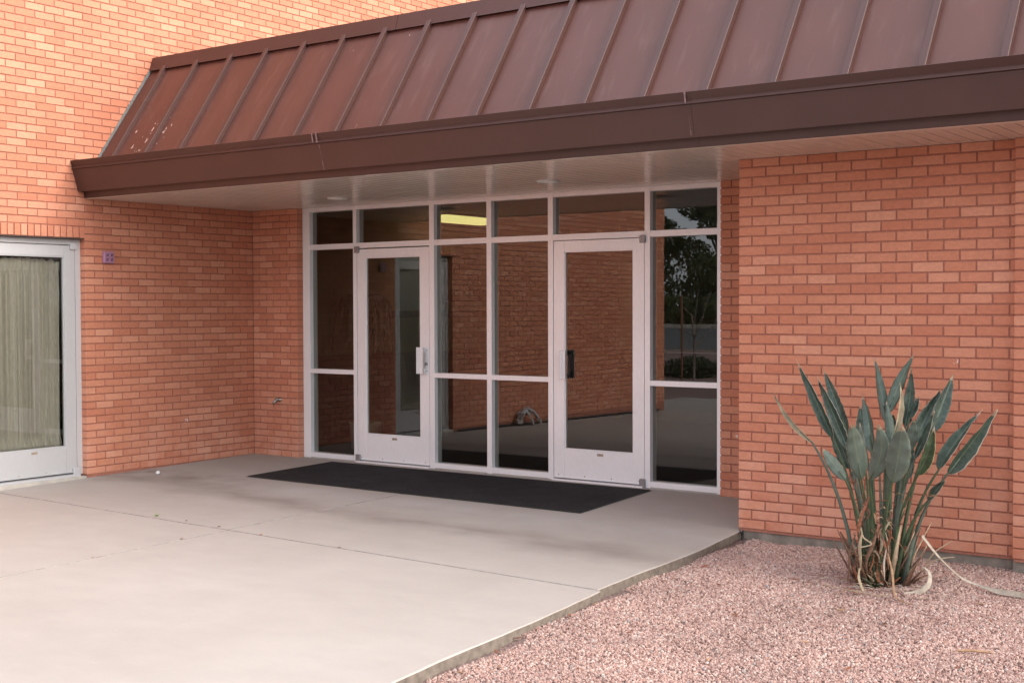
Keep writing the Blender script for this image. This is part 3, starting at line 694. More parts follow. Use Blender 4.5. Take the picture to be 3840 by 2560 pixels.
# loose granite chips, scattered on the visible bed
def gravel_scatter():
    poly = [(6.30, -1.27), (6.30, -1.9), (6.36, -2.6), (6.41, -3.4), (6.49, -4.2), (6.53, -5.0), (6.58, -5.7), (6.62, -6.6), (7.6, -6.6), (9.6, -4.6), (9.9, -1.30), (8.11, -1.34), (8.10, -1.27)]
    from mathutils.geometry import tessellate_polygon
    # fine grid clipped to the bed so that chips follow the undulation
    mb = MB(); st = .10
    def inside(x, y):
        c = False
        for (a, b), (d, e) in zip(poly, poly[1:]+poly[:1]):
            if (b > y) != (e > y) and x < (d-a)*(y-b)/(e-b)+a: c = not c
        return c
    for i in range(int(3.8/st)):
        for j in range(int(5.5/st)):
            x, y = 6.24+i*st, -6.65+j*st
            if inside(x+st/2, y+st/2) and inside(x+.01, y+.01) | inside(x+st-.01, y+st-.01):
                f = lambda X, Y: (X, Y, gz(Y)+.008*math.sin(X*5.1+Y*3.3)+.006*math.sin(X*11.7-Y*7.9)-.012*math.exp(-((X-7.5)**2+(Y+2.05)**2)/.12)+.002)
                x0 = max(x, 6.275 if y > -2.2 else x)
                mb.add([f(x, y), f(x+st, y), f(x+st, y+st), f(x, y+st)], [(0, 1, 2, 3)])
    o = mb.build('gravel', MAT['stone'], None); o['kind'] = 'stuff'; o['label'] = 'loose pink granite gravel around the plant'
    ng = bpy.data.node_groups.new('gravel_nodes', 'GeometryNodeTree')
    ng.interface.new_socket('Geometry', in_out='INPUT', socket_type='NodeSocketGeometry'); ng.interface.new_socket('Geometry', in_out='OUTPUT', socket_type='NodeSocketGeometry')
    n = ng.nodes; l = ng.links; gi = n.new('NodeGroupInput'); go = n.new('NodeGroupOutput')
    join = n.new('GeometryNodeJoinGeometry')
    for seed, dens, smin, smax in ((1, 5200, .0055, .0125), (2, 3800, .004, .009)):
        dp = n.new('GeometryNodeDistributePointsOnFaces'); dp.inputs['Density'].default_value = dens; dp.inputs['Seed'].default_value = seed
        ic = n.new('GeometryNodeMeshIcoSphere'); ic.inputs['Radius'].default_value = 1; ic.inputs['Subdivisions'].default_value = 1 if seed == 2 else 2
        # knock the sphere into a chip
        sp = n.new('GeometryNodeSetPosition'); nz_ = n.new('ShaderNodeTexNoise'); nz_.inputs['Scale'].default_value = 1.4+seed*.3; nz_.inputs['Detail'].default_value = 1
        vm = n.new('ShaderNodeVectorMath'); vm.operation = 'SUBTRACT'; vm.inputs[1].default_value = (.5, .5, .5)
        vs_ = n.new('ShaderNodeVectorMath'); vs_.operation = 'SCALE'; vs_.inputs['Scale'].default_value = 1.3
        l.new(nz_.outputs['Color'], vm.inputs[0]); l.new(vm.outputs[0], vs_.inputs[0]); l.new(vs_.outputs[0], sp.inputs['Offset']); l.new(ic.outputs['Mesh'], sp.inputs['Geometry'])
        io = n.new('GeometryNodeInstanceOnPoints'); rr = n.new('FunctionNodeRandomValue'); rr.data_type = 'FLOAT_VECTOR'; rr.inputs[0].default_value = (0, 0, 0); rr.inputs[1].default_value = (6.28, 6.28, 6.28); rr.inputs['Seed'].default_value = seed
        rs = n.new('FunctionNodeRandomValue'); rs.data_type = 'FLOAT_VECTOR'; rs.inputs[0].default_value = (smin, smin*.8, smin*.6); rs.inputs[1].default_value = (smax, smax*.85, smax*.65); rs.inputs['Seed'].default_value = seed+10
        l.new(gi.outputs[0], dp.inputs['Mesh']); l.new(dp.outputs['Points'], io.inputs['Points']); l.new(sp.outputs[0], io.inputs['Instance'])
        l.new(rr.outputs[0], io.inputs['Rotation']); l.new(rs.outputs[0], io.inputs['Scale']); 
        smt = n.new('GeometryNodeSetMaterial'); smt.inputs['Material'].default_value = MAT['stone']; l.new(io.outputs[0], smt.inputs['Geometry']); l.new(smt.outputs[0], join.inputs[0])
    l.new(join.outputs[0], go.inputs[0])
    md = o.modifiers.new('scatter', 'NODES'); md.node_group = ng
    return o
gravel_scatter()

# ------------------------------------------------------------------ door mat
mt = [(1.258, -1.248), (1.226, -.106), (4.835, -.060), (4.925, -1.283)]
mb = MB(); mb.add([(x, y, SLZ(y)+.0012) for x, y in mt]+[(x, y, SLZ(y)+.010) for x, y in mt], [(4, 7, 6, 5)[::-1], (0, 1, 5, 4), (1, 2, 6, 5), (2, 3, 7, 6), (3, 0, 4, 7)])
matt = thing('door_mat', 'long black entrance mat lying on the concrete along the storefront', 'door mat', (3.05, -.67, 0))
part(mb, 'carpet_pile', MAT['mat'], matt)
mb = MB()
for (a, b) in zip(mt, mt[1:]+mt[:1]):
    d = Vector((b[0]-a[0], b[1]-a[1])).normalized(); nn = Vector((-d.y, d.x)); 
    if nn.dot(Vector((3.05-a[0], -.67-a[1]))) > 0: nn = -nn
    q = [Vector(a)-nn*.001, Vector(b)-nn*.001, Vector(b)+nn*.016+d*.014, Vector(a)+nn*.016-d*.014]
    mb.add([(q[0].x, q[0].y, SLZ(q[0].y)+.0085), (q[1].x, q[1].y, SLZ(q[1].y)+.0085), (q[2].x, q[2].y, SLZ(q[2].y)+.0015), (q[3].x, q[3].y, SLZ(q[3].y)+.0015)], [(0, 1, 2, 3)])
part(mb, 'rubber_edge', MAT['gasket'], matt)

# ------------------------------------------------------------------ things on the walls and the slab
t = thing('alarm_panel', 'small mauve box with four dark slots on the brick wall beside the left door', 'wall box', (0, -1.836, 2.02))
part(MB().box(.001, .034, -1.895, -1.777, 1.964, 2.074, .006), 'housing', MAT['plate'], t)
for yy in (-1.868, -1.818):
    for zz in (1.988, 2.030):
        part(MB().box(.0345, .036, yy, yy+.022, zz, zz+.006).box(.0345, .036, yy, yy+.006, zz+.0065, zz+.022).box(.0345, .036, yy+.012, yy+.022, zz+.012, zz+.024), 'slot', MAT['dark'], t)
t = thing('hose_tap', 'small brass and steel hose tap sticking out of the brick pier', 'hose tap', (.385, 0, .59))
part(MB().lathe([(.020, 0), (.020, .004), (.011, .006), (.011, .045)], (.395, .0, .588), 14, 'y'), 'pipe', MAT['steel'], t, True)
part(MB().tube([(.395, -.030, .588), (.388, -.052, .582), (.372, -.066, .560), (.366, -.070, .545)], [.014, .016, .013, .014], 12), 'spout', MAT['steel'], t, True)
part(MB().lathe([(.016, .047), (.019, .052), (.019, .062), (.006, .066)], (.402, .0, .592), 12, 'y'), 'packing_nut', MAT['steel'], t, True)
part(MB().lathe([(.012, 0), (.014, .006), (.012, .016), (.003, .018)], (.372, -.04, .602), 10), 'handle', simple('old_brass', (.35, .28, .14), .5, .7), t, True)
t = thing('floor_cap', 'small white dome-shaped cap standing alone on the slab near the brick wall', 'white cap', (.372, -1.57, SLZ(-1.57)))
part(MB().lathe([(.022, 0), (.022, .004), (.0205, .010), (.016, .020), (.008, .026), (.001, .0275)], (.372, -1.57, SLZ(-1.57)+.004), 20), 'dome', MAT['white'], t, True)
part(MB().lathe([(.024, 0), (.024, .0035), (.02, .0038)], (.372, -1.57, SLZ(-1.57)), 20), 'base', MAT['footing'], t)
# seedling in the corner of slab and wall
t = thing('seedling', 'tiny dark dried sprig growing at the slab corner below the low brick wall', 'weed', (6.285, -1.32, -.05))
for k in range(7):
    a = k*.9; p = Vector((6.285, -1.32, -.085))
    part(MB().tube([p, p+Vector((.004*math.cos(a), .004*math.sin(a), .05)), p+Vector((.022*math.cos(a), .022*math.sin(a), .075+.01*(k % 3)))], [.003, .003, .001], 5), 'sprig', MAT['black'], t)
t = thing('weed', 'tiny bright green weed sprouting from the joint in the concrete', 'weed', (2.263, -3.11, SLZ(-3.11)))
for k in range(6):
    a = k*1.05+.3; p = Vector((2.263, -3.11, SLZ(-3.11)+.001)); e = p+Vector((.024*math.cos(a), .024*math.sin(a), .010+.006*(k % 2)))
    part(MB().tube([p, (p+e)/2+Vector((0, 0, .006)), e], [.0015, .0055, .001], 6, .4), 'leaf', MAT['weed'], t)

def dead_leaf(x, y, z, L, W, rot, mat, curl=.25):
    mb = MB(); n = 6
    for i in range(n+1):
        t_ = i/n; wd = W*math.sin(PI*min(1, t_*.93+.05))**.8/2
        zc = curl*L*(t_-.5)**2*2
        for sgn in (-1, 0, 1): mb.v.append(((t_-.5)*L, sgn*wd, zc+abs(sgn)*wd*.5))
    for i in range(n):
        for k in (0, 1): a = i*3+k; mb.f.append((a, a+3, a+4, a+1))
    o = mb.build('dead_leaf', mat, None, True); o.location = (x, y, z); o.rotation_euler = (random.uniform(-.3, .3), random.uniform(-.2, .2), rot)
    s_ = o.modifiers.new('t', 'SOLIDIFY'); s_.thickness = .0006; return o
LF = [(3.18, -2.92, 'slab'), (2.62, -3.125, 'j'), (3.02, -3.16, 'j'), (3.52, -3.22, 'j'), (4.30, -3.255, 'j'), (3.16, -3.62, 'j'), (3.165, -4.35, 'j'), (6.43, -3.06, 'g'), (6.55, -4.55, 'g'), (6.72, -4.75, 'g'), (6.62, -5.25, 'g'),
      (7.05, -4.6, 'g'), (7.45, -4.1, 'g'), (6.9, -3.9, 'g'), (7.2, -3.3, 'g'), (7.9, -3.0, 'g'), (8.35, -2.7, 'g'), (8.05, -3.9, 'g'), (6.45, -3.5, 'g'), (6.5, -2.3, 'g'), (8.62, -2.4, 'g'), (7.72, -3.6, 'g'), (6.8, -2.7, 'g'), (7.1, -2.3, 'g'), (8.2, -2.35, 'g'), (8.45, -3.6, 'g'), (6.95, -5.0, 'g'), (7.6, -2.85, 'g'), (6.46, -2.75, 'g'), (6.48, -3.8, 'g'), (6.6, -4.9, 'g'), (6.5, -4.3, 'g')]
for i, (x, y, kd) in enumerate(LF):
    gr = kd == 'g'; z = (gz(y)+.014+.008*math.sin(x*5.1+y*3.3)) if gr else SLZ(y)+.004
    o = dead_leaf(x, y, z, random.uniform(.03, .06) if gr else random.uniform(.02, .032), random.uniform(.012, .02), random.uniform(0, 6), MAT['rust' if i % 3 else 'orange'])
    tag(o, 'small curled rust-brown dead leaf lying on the pink gravel' if gr else 'tiny brown leaf scrap lying by a joint in the concrete slab', 'dead leaf', 'dead leaves on the gravel' if gr else 'leaf scraps on the slab')
st = MB().tube([(8.37, -3.34, gz(-3.3)+.018), (8.43, -3.31, gz(-3.3)+.022), (8.52, -3.27, gz(-3.3)+.016)], [.005, .006, .004], 7).build('dry_twig', MAT['orange']); recenter(st)
tag(st, 'straight orange-brown dry twig lying alone on the pink gravel', 'twig')

# ------------------------------------------------------------------ bird of paradise plant
LEAVES = [
    ('dry', (6.85, -2.05, 1.014), (6.955, -2.05, 0.847), (7.105, -2.05, 0.711), 0.048, (7.452, -2.018)),
    ('two', (6.98, -2.0, 1.216), (7.105, -2.0, 0.971), (7.221, -2.0, 0.737), 0.076, (7.47, -2.0)),
    ('dark', (7.17, -1.95, 0.835), (7.244, -1.95, 0.708), (7.304, -1.95, 0.554), 0.095, (7.484, -1.982)),
    ('two', (7.152, -2.1, 1.123), (7.239, -2.075, 0.914), (7.337, -2.05, 0.671), 0.076, (7.489, -2.018)),
    ('dark', (7.067, -1.8, 1.155), (7.155, -1.825, 0.973), (7.251, -1.85, 0.763), 0.076, (7.475, -1.948)),
    ('pale', (7.484, -2.4, 0.888), (7.484, -2.325, 0.731), (7.492, -2.25, 0.531), 0.12, (7.514, -2.087)),
    ('dark', (7.329, -1.85, 0.942), (7.349, -1.875, 0.828), (7.381, -1.9, 0.707), 0.076, (7.496, -1.965)),
    ('pale', (7.459, -2.2, 0.867), (7.468, -2.175, 0.716), (7.48, -2.15, 0.564), 0.047, (7.512, -2.052)),
    ('mid', (7.336, -1.8, 1.01), (7.392, -1.875, 0.856), (7.439, -1.95, 0.658), 0.069, (7.505, -1.982)),
    ('mid', (7.371, -1.75, 1.245), (7.447, -1.825, 1.046), (7.512, -1.9, 0.838), 0.06, (7.517, -1.965)),
    ('mid', (7.648, -1.8, 1.249), (7.581, -1.85, 1.093), (7.514, -1.9, 0.889), 0.072, (7.517, -1.965)),
    ('pale', (7.656, -2.45, 0.886), (7.652, -2.375, 0.721), (7.556, -2.3, 0.542), 0.104, (7.524, -2.105)),
    ('mid', (7.552, -2.0, 0.981), (7.568, -2.0, 0.848), (7.589, -2.0, 0.683), 0.06, (7.529, -2.0)),
    ('dark', (7.503, -1.75, 0.894), (7.518, -1.8, 0.815), (7.526, -1.85, 0.727), 0.05, (7.519, -1.948)),
    ('tan', (7.65, -2.05, 1.095), (7.651, -2.05, 0.946), (7.611, -2.05, 0.779), 0.044, (7.533, -2.018)),
    ('dark', (7.616, -1.8, 1.164), (7.625, -1.825, 0.991), (7.608, -1.85, 0.818), 0.076, (7.532, -1.948)),
    ('pale', (7.796, -2.45, 0.879), (7.754, -2.375, 0.718), (7.69, -2.3, 0.537), 0.145, (7.545, -2.105)),
    ('edge', (7.675, -1.8, 0.994), (7.66, -1.825, 0.936), (7.633, -1.85, 0.866), 0.057, (7.536, -1.948)),
    ('pale', (7.764, -2.15, 0.894), (7.742, -2.125, 0.792), (7.704, -2.1, 0.679), 0.072, (7.548, -2.035)),
    ('dark', (7.808, -1.8, 1.052), (7.748, -1.875, 0.898), (7.703, -1.95, 0.735), 0.107, (7.548, -1.982)),
    ('dark', (7.868, -1.75, 1.14), (7.827, -1.825, 0.974), (7.782, -1.9, 0.796), 0.098, (7.56, -1.965)),
    ('edge', (7.876, -2.15, 0.945), (7.82, -2.125, 0.811), (7.754, -2.1, 0.663), 0.05, (7.556, -2.035)),
    ('lime', (7.92, -2.25, 0.858), (7.864, -2.2, 0.718), (7.786, -2.15, 0.574), 0.076, (7.561, -2.052)),
    ('edge', (8.068, -1.85, 0.936), (7.938, -1.925, 0.757), (7.857, -2.0, 0.591), 0.095, (7.572, -2.0)),
    ('edge', (8.217, -2.1, 0.959), (8.076, -2.1, 0.771), (7.942, -2.1, 0.588), 0.104, (7.586, -2.035)),
    ('edge', (7.963, -2.15, 0.557), (7.903, -2.135, 0.511), (7.836, -2.12, 0.427), 0.054, (7.569, -2.042)),
    ('pale', (7.26, -2.25, 0.7), (7.306, -2.225, 0.62), (7.377, -2.2, 0.517), 0.079, (7.495, -2.07)),
    ('dark', (7.535, -1.95, 0.837), (7.535, -1.965, 0.701), (7.5, -1.98, 0.538), 0.063, (7.515, -1.993)),
    ('dark', (7.524, -1.8, 0.701), (7.552, -1.85, 0.605), (7.529, -1.9, 0.459), 0.057, (7.52, -1.965)),
    ('dark', (7.622, -1.75, 0.703), (7.618, -1.8, 0.615), (7.625, -1.85, 0.502), 0.069, (7.535, -1.948)),
    ('mid', (7.344, -2.0, 0.59), (7.35, -2.0, 0.539), (7.35, -2.0, 0.467), 0.038, (7.491, -2.0)),
]
GP = Vector((7.52, -2.03, -.10))
plant = thing('bird_of_paradise', 'clump of tall paddle-shaped green leaves growing in gravel before the low brick wall', 'plant', GP)
def bez(a, m_, b, t_):
    c = m_*2-(a+b)*.5; return a*(1-t_)**2+c*2*t_*(1-t_)+b*t_*t_
def blade(base, mid, tip, W, kind, seed):
    rr = random.Random(seed); mb = MB(); n = 26; nw = 6
    toc = (CAM-mid).normalized(); yaw = {'pale': rr.uniform(-.25, .25), 'mid': rr.uniform(-.5, .5), 'dark': rr.uniform(-.5, .5)}.get(kind, rr.uniform(-.5, .5))
    fold = {'pale': .16, 'mid': .45, 'dark': .55, 'edge': .65, 'two': .75, 'dry': 1.25, 'tan': .9, 'lime': .6}[kind]
    sgn = -1 if kind in ('pale', 'mid') else 1
    nv_ = Matrix.Rotation(yaw, 3, 'Z') @ toc; bend = rr.uniform(-.10, .16); twist = rr.uniform(-.55, .55)
    for i in range(n+1):
        t_ = i/n; p = bez(base, mid, tip, t_); tan = (bez(base, mid, tip, min(1, t_+.02))-bez(base, mid, tip, max(0, t_-.02))).normalized()
        side = tan.cross(nv_).normalized(); nn = side.cross(tan).normalized(); p = p+nn*bend*(t_**2.2)*(tip-base).length; side = (Matrix.Rotation(twist*t_, 3, tan) @ side); nn = side.cross(tan).normalized()
        s_ = max(0., t_)
        wd = (max(0., math.sin(PI*min(1, s_*.985)**(.74 if kind == 'pale' else .60)))**(.82 if kind == 'pale' else 1.08) if s_ < 1 else 0)
        wd = W/2*min(1, wd*1.04)*(1+.03*math.sin(i*1.9+seed))
        if t_ == 1: wd = .0006
        wav = .0035*math.sin(i*.9+seed*2)*(.5+t_)
        for k in range(nw+1):
            q = k/nw*2-1; a_ = abs(q)
            tear = 0
            if kind in ('dark', 'two') and q == 1 and .12 < t_ < .55: tear = -.006*(((i*7+seed*3) % 5)/4)
            lat = q*(wd+tear*(1 if q > 0 else 0))*math.cos(fold*a_*.8); dep = a_*wd*math.sin(fold)*sgn
            if kind in ('two', 'edge') and q > .3: dep += .01*(q-.3)
            mb.v.append(tuple(p+side*lat+nn*(dep*1.0+wav*a_))); mb.uv.append((k/nw, t_))
    for i in range(n):
        for k in range(nw): a = i*(nw+1)+k; mb.f.append((a, a+1, a+nw+2, a+nw+1))
    return mb
for i, (kd, tp, md_, bs, W, gp) in enumerate(LEAVES):
    T, Mi, Bs = Vector(tp), Vector(md_), Vector(bs); g0 = Vector((7.52+(gp[0]-7.52)*2.1+random.uniform(-.02, .02), -2.03+(gp[1]+2.03)*1.4, -.11))
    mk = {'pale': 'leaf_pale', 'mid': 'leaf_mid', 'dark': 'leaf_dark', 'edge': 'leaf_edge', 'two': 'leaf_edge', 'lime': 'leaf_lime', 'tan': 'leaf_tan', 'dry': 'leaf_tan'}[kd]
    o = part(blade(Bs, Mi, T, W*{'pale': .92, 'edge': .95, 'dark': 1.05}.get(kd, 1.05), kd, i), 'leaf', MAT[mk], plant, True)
    s_ = o.modifiers.new('t', 'SOLIDIFY'); s_.thickness = .0012
    if kd in ('dry', 'tan'): o['label'] = 'dried straw-coloured leaf'
    ctrl = g0+(Bs-g0)*.5+Vector(((Bs.x-g0.x)*-.13, (Bs.y-g0.y)*-.15, .05)); e = Bs+(Mi-Bs)*.55
    pts = [bez(g0, ctrl, Bs, k/9) for k in range(10)]+[Bs+(bez(Bs, Mi, T, .25)-Bs), ]
    rad = [.0155-.0095*k/9 for k in range(10)]+[.003]
    part(MB().tube(pts, rad, 8), 'leaf_stalk', MAT['stem' if i % 3 else 'stem2'], plant, True)
# sheaths, cut stubs and dead matter at the heart of the clump
rr = random.Random(5)
for k in range(58):
    a = rr.uniform(0, 2*PI); r0 = rr.uniform(.01, .14); h = rr.uniform(.08, .40); lean = rr.uniform(.03, .10)+r0*.5
    b0 = GP+Vector((math.cos(a)*r0*1.3, math.sin(a)*r0, -.01)); tp = b0+Vector((math.cos(a)*lean+rr.uniform(-.03, .03), math.sin(a)*lean, h))
    mt_ = MAT[['deadbrown', 'straw', 'rust', 'stem', 'deadbrown', 'deadbrown', 'stem2'][k % 7]]
    part(MB().tube([b0, (b0+tp)/2+Vector((rr.uniform(-.01, .01), 0, .01)), tp], [.019, .013, .004], 6, .45), 'dry_sheath', mt_, plant, True)
for k in range(150):
    a = rr.uniform(0, 2*PI); z_ = rr.uniform(-.05, .52)*rr.uniform(.5, 1); p = GP+Vector((rr.gauss(.03, .06)*(.8+z_), rr.uniform(-.20, .02), .1+z_)); L_ = rr.uniform(.05, .20)
    q = p+Vector((rr.uniform(-.6, .6)*L_, rr.uniform(-.4, .3)*L_, rr.uniform(-.7, .5)*L_))
    part(MB().tube([p, (p+q)/2+Vector((rr.uniform(-.02, .02), -.01, .015)), q], [.002, rr.uniform(.003, .0075), .001], 5, .4), 'dry_fibre', MAT[['deadbrown', 'rust', 'straw', 'deadbrown', 'deadbrown', 'orange', 'rust'][k % 7]], plant)
for cx, cy, cz in ((7.86, -2.2, .47), (7.40, -2.15, .50), (7.72, -2.1, .42)):      # frayed spent flower bracts
    for k in range(11):
        a = rr.uniform(-.5, 3.6); q = Vector((cx+math.cos(a)*rr.uniform(.03, .075), cy+rr.uniform(-.03, .03), cz+math.sin(a)*rr.uniform(.01, .05)-.01))
        part(MB().tube([(cx, cy, cz-.01), ((cx+q.x)/2, (cy+q.y)/2, (cz+q.z)/2+.008), q], [.0022, .0026, .0008], 5, .5), 'spent_flower', MAT[['rust', 'deadbrown', 'orange'][k % 3]], plant)
def ribbon(pts, wds, mat, name, label=None, nrm=Vector((.2, -.5, .8)), cup=.3):
    pts = [Vector(p) for p in pts]; P = []
    n = 8*(len(pts)-1)
    def cat(t_):
        k = min(int(t_), len(pts)-2); f = t_-k; p0, p1, p2, p3 = pts[max(k-1, 0)], pts[k], pts[k+1], pts[min(k+2, len(pts)-1)]
        return .5*((2*p1)+(p2-p0)*f+(2*p0-5*p1+4*p2-p3)*f*f+(3*p1-p0-3*p2+p3)*f**3), wds[k]+(wds[k+1]-wds[k])*f
    mb = MB()
    for i in range(n+1):
        t_ = i/n*(len(pts)-1)*.99999; p, wd = cat(t_); tan = (cat(min(t_+.05, (len(pts)-1)*.99999))[0]-cat(max(t_-.05, 0))[0]).normalized()
        sd_ = tan.cross(nrm).normalized(); nn = sd_.cross(tan)
        for q in (-1, 0, 1): mb.v.append(tuple(p+sd_*q*wd/2-nn*(cup*wd*(1-abs(q)))))
    for i in range(n):
        for k in (0, 1): a = i*3+k; mb.f.append((a, a+3, a+4, a+1))
    o = part(mb, name, mat, plant, True); s_ = o.modifiers.new('t', 'SOLIDIFY'); s_.thickness = .0025
    if label: o['label'] = label
    return o
ribbon([(7.83, -2.20, .235), (7.90, -2.12, .11), (7.98, -1.98, -.02), (8.08, -1.95, -.062), (8.20, -1.99, -.075), (8.32, -2.03, -.070), (8.50, -2.12, -.068)], [.022, .020, .018, .016, .046, .05, .006], MAT['bleach'], 'fallen_leaf', 'long bleached fallen leaf trailing right over the gravel')
ribbon([(7.66, -2.28, .13), (7.70, -2.32, .03), (7.75, -2.42, -.07), (7.82, -2.50, -.085), (7.90, -2.55, -.082)], [.006, .013, .012, .010, .002], MAT['orange'], 'fallen_leaf', 'tan folded leaf hanging down to the gravel')
ribbon([(7.65, -2.28, .15), (7.648, -2.31, .07), (7.66, -2.33, -.015)], [.004, .012, .002], MAT['bleach'], 'fallen_leaf')
ribbon([(7.835, -2.18, .055), (7.875, -2.2, .02), (7.875, -2.24, -.04), (7.82, -2.28, -.078), (7.765, -2.32, -.08)], [.006, .022, .032, .03, .01], MAT['bleach'], 'fallen_leaf', 'curled bleached leaf at the foot of the clump', Vector((.7, -.7, .2)))
ribbon([(7.50, -2.3, .03), (7.52, -2.36, -.02), (7.57, -2.42, -.075)], [.008, .016, .014], MAT['straw'], 'fallen_leaf')
ribbon([(7.32, -2.38, -.078), (7.48, -2.44, -.074), (7.62, -2.46, -.076), (7.72, -2.46, -.078)], [.004, .008, .008, .003], MAT['straw'], 'fallen_leaf', None, Vector((0, 0, 1)))
ribbon([(7.47, -2.2, .25), (7.50, -2.24, .20), (7.56, -2.27, .17), (7.50, -2.30, .15)], [.010, .011, .008, .009], MAT['straw'], 'fallen_leaf')
ribbon([(7.82, -2.10, .06), (7.88, -2.1, .14), (7.96, -2.08, .20)], [.012, .010, .004], MAT['straw'], 'fallen_leaf')
ribbon([(7.80, -2.12, .02), (7.88, -2.12, .09), (7.98, -2.1, .115)], [.012, .010, .004], MAT['straw'], 'fallen_leaf')
ribbon([(7.42, -2.1, .0), (7.37, -2.12, .10), (7.32, -2.14, .20)], [.02, .018, .012], MAT['deadbrown'], 'fallen_leaf')
for k in range(16):                                       # torn dead strips hanging among the stalks
    x0 = 7.52+rr.gauss(.01, .075); y0_ = -2.10-rr.random()*.14; zt = rr.uniform(.12, .46); dx = rr.uniform(-.07, .07); L_ = rr.uniform(.12, .30)
    ribbon([(x0, y0_, zt), (x0+dx*.4+rr.uniform(-.015, .015), y0_-.03, zt-L_*.35), (x0+dx*.8+rr.uniform(-.02, .02), y0_-.045, zt-L_*.7), (x0+dx, y0_-.04, max(-.07, zt-L_))], [.005, rr.uniform(.010, .022), rr.uniform(.008, .02), .003], MAT[['deadbrown', 'rust', 'deadbrown', 'straw'][k % 4]], 'dead_strip', None, Vector((rr.uniform(-.4, .6), -.8, .2)))
for k in range(80):
    x = 7.52+rr.gauss(0, .17); y = -2.18+rr.gauss(0, .15); a = rr.uniform(-.6, .6); L_ = rr.uniform(.03, .10); z = gz(y)+.016
    part(MB().tube([(x, y, z), (x+L_*math.cos(a)*.5, y+L_*math.sin(a)*.5, z+.006), (x+L_*math.cos(a), y+L_*math.sin(a), z)], [.002, .0045, .0015], 5, .5), 'dry_fibre', MAT[['deadbrown', 'rust', 'straw', 'bleach'][k % 4]], plant)

# ------------------------------------------------------------------ building behind the facade
b = thing('entrance_building', 'low flat-roofed building behind the storefront and the brown canopy', 'building', (6, 4, 0))
part(MB().box(0.001, XR, -1.05, 12, 3.80, 3.95), 'flat_roof', MAT['footing'], b)
part(MB().box(.001, XR, -1.86, -1.82, 2.585, 2.9), 'eave_framing', MAT['dark'], b)
part(MB().box(XR-.1, XR, -1.2, 12, -.2, 3.8), 'side_wall', MAT['mortar'], b)
part(MB().box(.001, XR, 11.9, 12, -.2, 3.8), 'rear_wall', MAT['mortar'], b)
part(MB().box(6.0, 6.1, .13, 6.1, 0, 2.659), 'interior_wall', MAT['room'], b)
part(MB().box(.9, 6.0, 6.0, 6.1, .92, 2.659), 'interior_wall', MAT['room'], b)
part(MB().box(.9, 6.0, 5.985, 6.1, .0, .915), 'wainscot', MAT['wainscot'], b)
part(MB().box(-.001+.004, .012, .13, 6.1, 1.0, 2.659), 'interior_wall', MAT['room'], b)
part(MB().box(.004, .03, .13, 6.1, 0, .995), 'wainscot', MAT['wainscot'], b)
part(MB().box(.012, .03, 2.2, 4.6, 1.42, 1.50), 'dado_rail', MAT['wainscot'], b)
part(MB().box(.001, 6.1, .26, 6.1, 2.66, 2.68), 'ceiling', MAT['ceil'], b)
part(MB().box(.031, 6.0, .196, 6.0, -.02, .0), 'floor', MAT['carpet'], b)
part(MB().box(.001, 6.1, .20, .26, 2.5615, 2.68), 'head_closure', MAT['dark'], b)
tb = thing('rear_building', 'tall brick building volume behind the tall wall', 'building', (-4, 0, 0))
part(MB().box(-8.05, -8.0, A_WALL0, A_WALL1, -.2, HT), 'rear_wall', MAT['mortar'], tb)
part(MB().box(-8, -.25, A_WALL0, A_WALL0+.05, -.2, HT), 'side_wall', MAT['mortar'], tb)
part(MB().box(-8, -.25, A_WALL1-.05, A_WALL1, -.2, HT), 'side_wall', MAT['mortar'], tb)
part(MB().box(-8, -.255, A_WALL0+.05, A_WALL1-.05, HT-.2, HT-.1), 'roof', MAT['footing'], tb)
part(MB().box(-8, -.25, A_WALL0+.05, A_WALL1-.05, -.06, -.02), 'floor', MAT['carpet'], tb)
lt = thing('fluorescent_light', 'glowing yellow wraparound fluorescent light on the ceiling inside the entrance', 'ceiling light', (.55, 3., 2.6))
LX, LY0, LY1 = .56, 2.42, 3.30
part(MB().box(LX-.17, LX+.17, LY0-.02, LY1+.02, 2.632, 2.658), 'housing', MAT['ceil'], lt)
part(MB().prism([(-.13, 0), (-.11, -.075), (-.02, -.082), (0, -.076), (.02, -.082), (.11, -.075), (.13, 0)], LY0, LY1), 'lens', MAT['lens'], lt)
ln = lt.children[-1]; ln.rotation_euler = (0, 0, PI/2); ln.location = Vector((LX, (LY0+LY1)/2, 2.591))-Vector(lt.location)
pf = thing('picture_frame', 'dark framed picture hanging on the olive wall inside the left door', 'picture', (.05, 3.4, 1.9))
part(MB().box(.013, .04, 2.75, 3.95, 1.62, 2.22, .004), 'frame', MAT['wainscot'], pf); part(MB().box(.0405, .042, 2.80, 3.90, 1.67, 2.17), 'print', simple('faded_print', (.10, .06, .04), .6, var=.6, scale=9), pf)
pt = thing('potted_palm', 'dim potted palm with drooping fronds standing inside the left sidelight', 'potted plant', (.72, .95, 0))
part(MB().lathe([(.11, 0), (.15, .02), (.17, .28), (.18, .30), (.16, .30), (.15, .27)], (.72, .95, 0), 20), 'pot', simple('clay_white_pot', (.38, .34, .26), .7), pt, True)
part(MB().tube([(.72, .95, .2), (.73, .96, .9), (.71, .94, 1.5)], [.025, .02, .015], 8), 'trunk', MAT['bark'], pt)
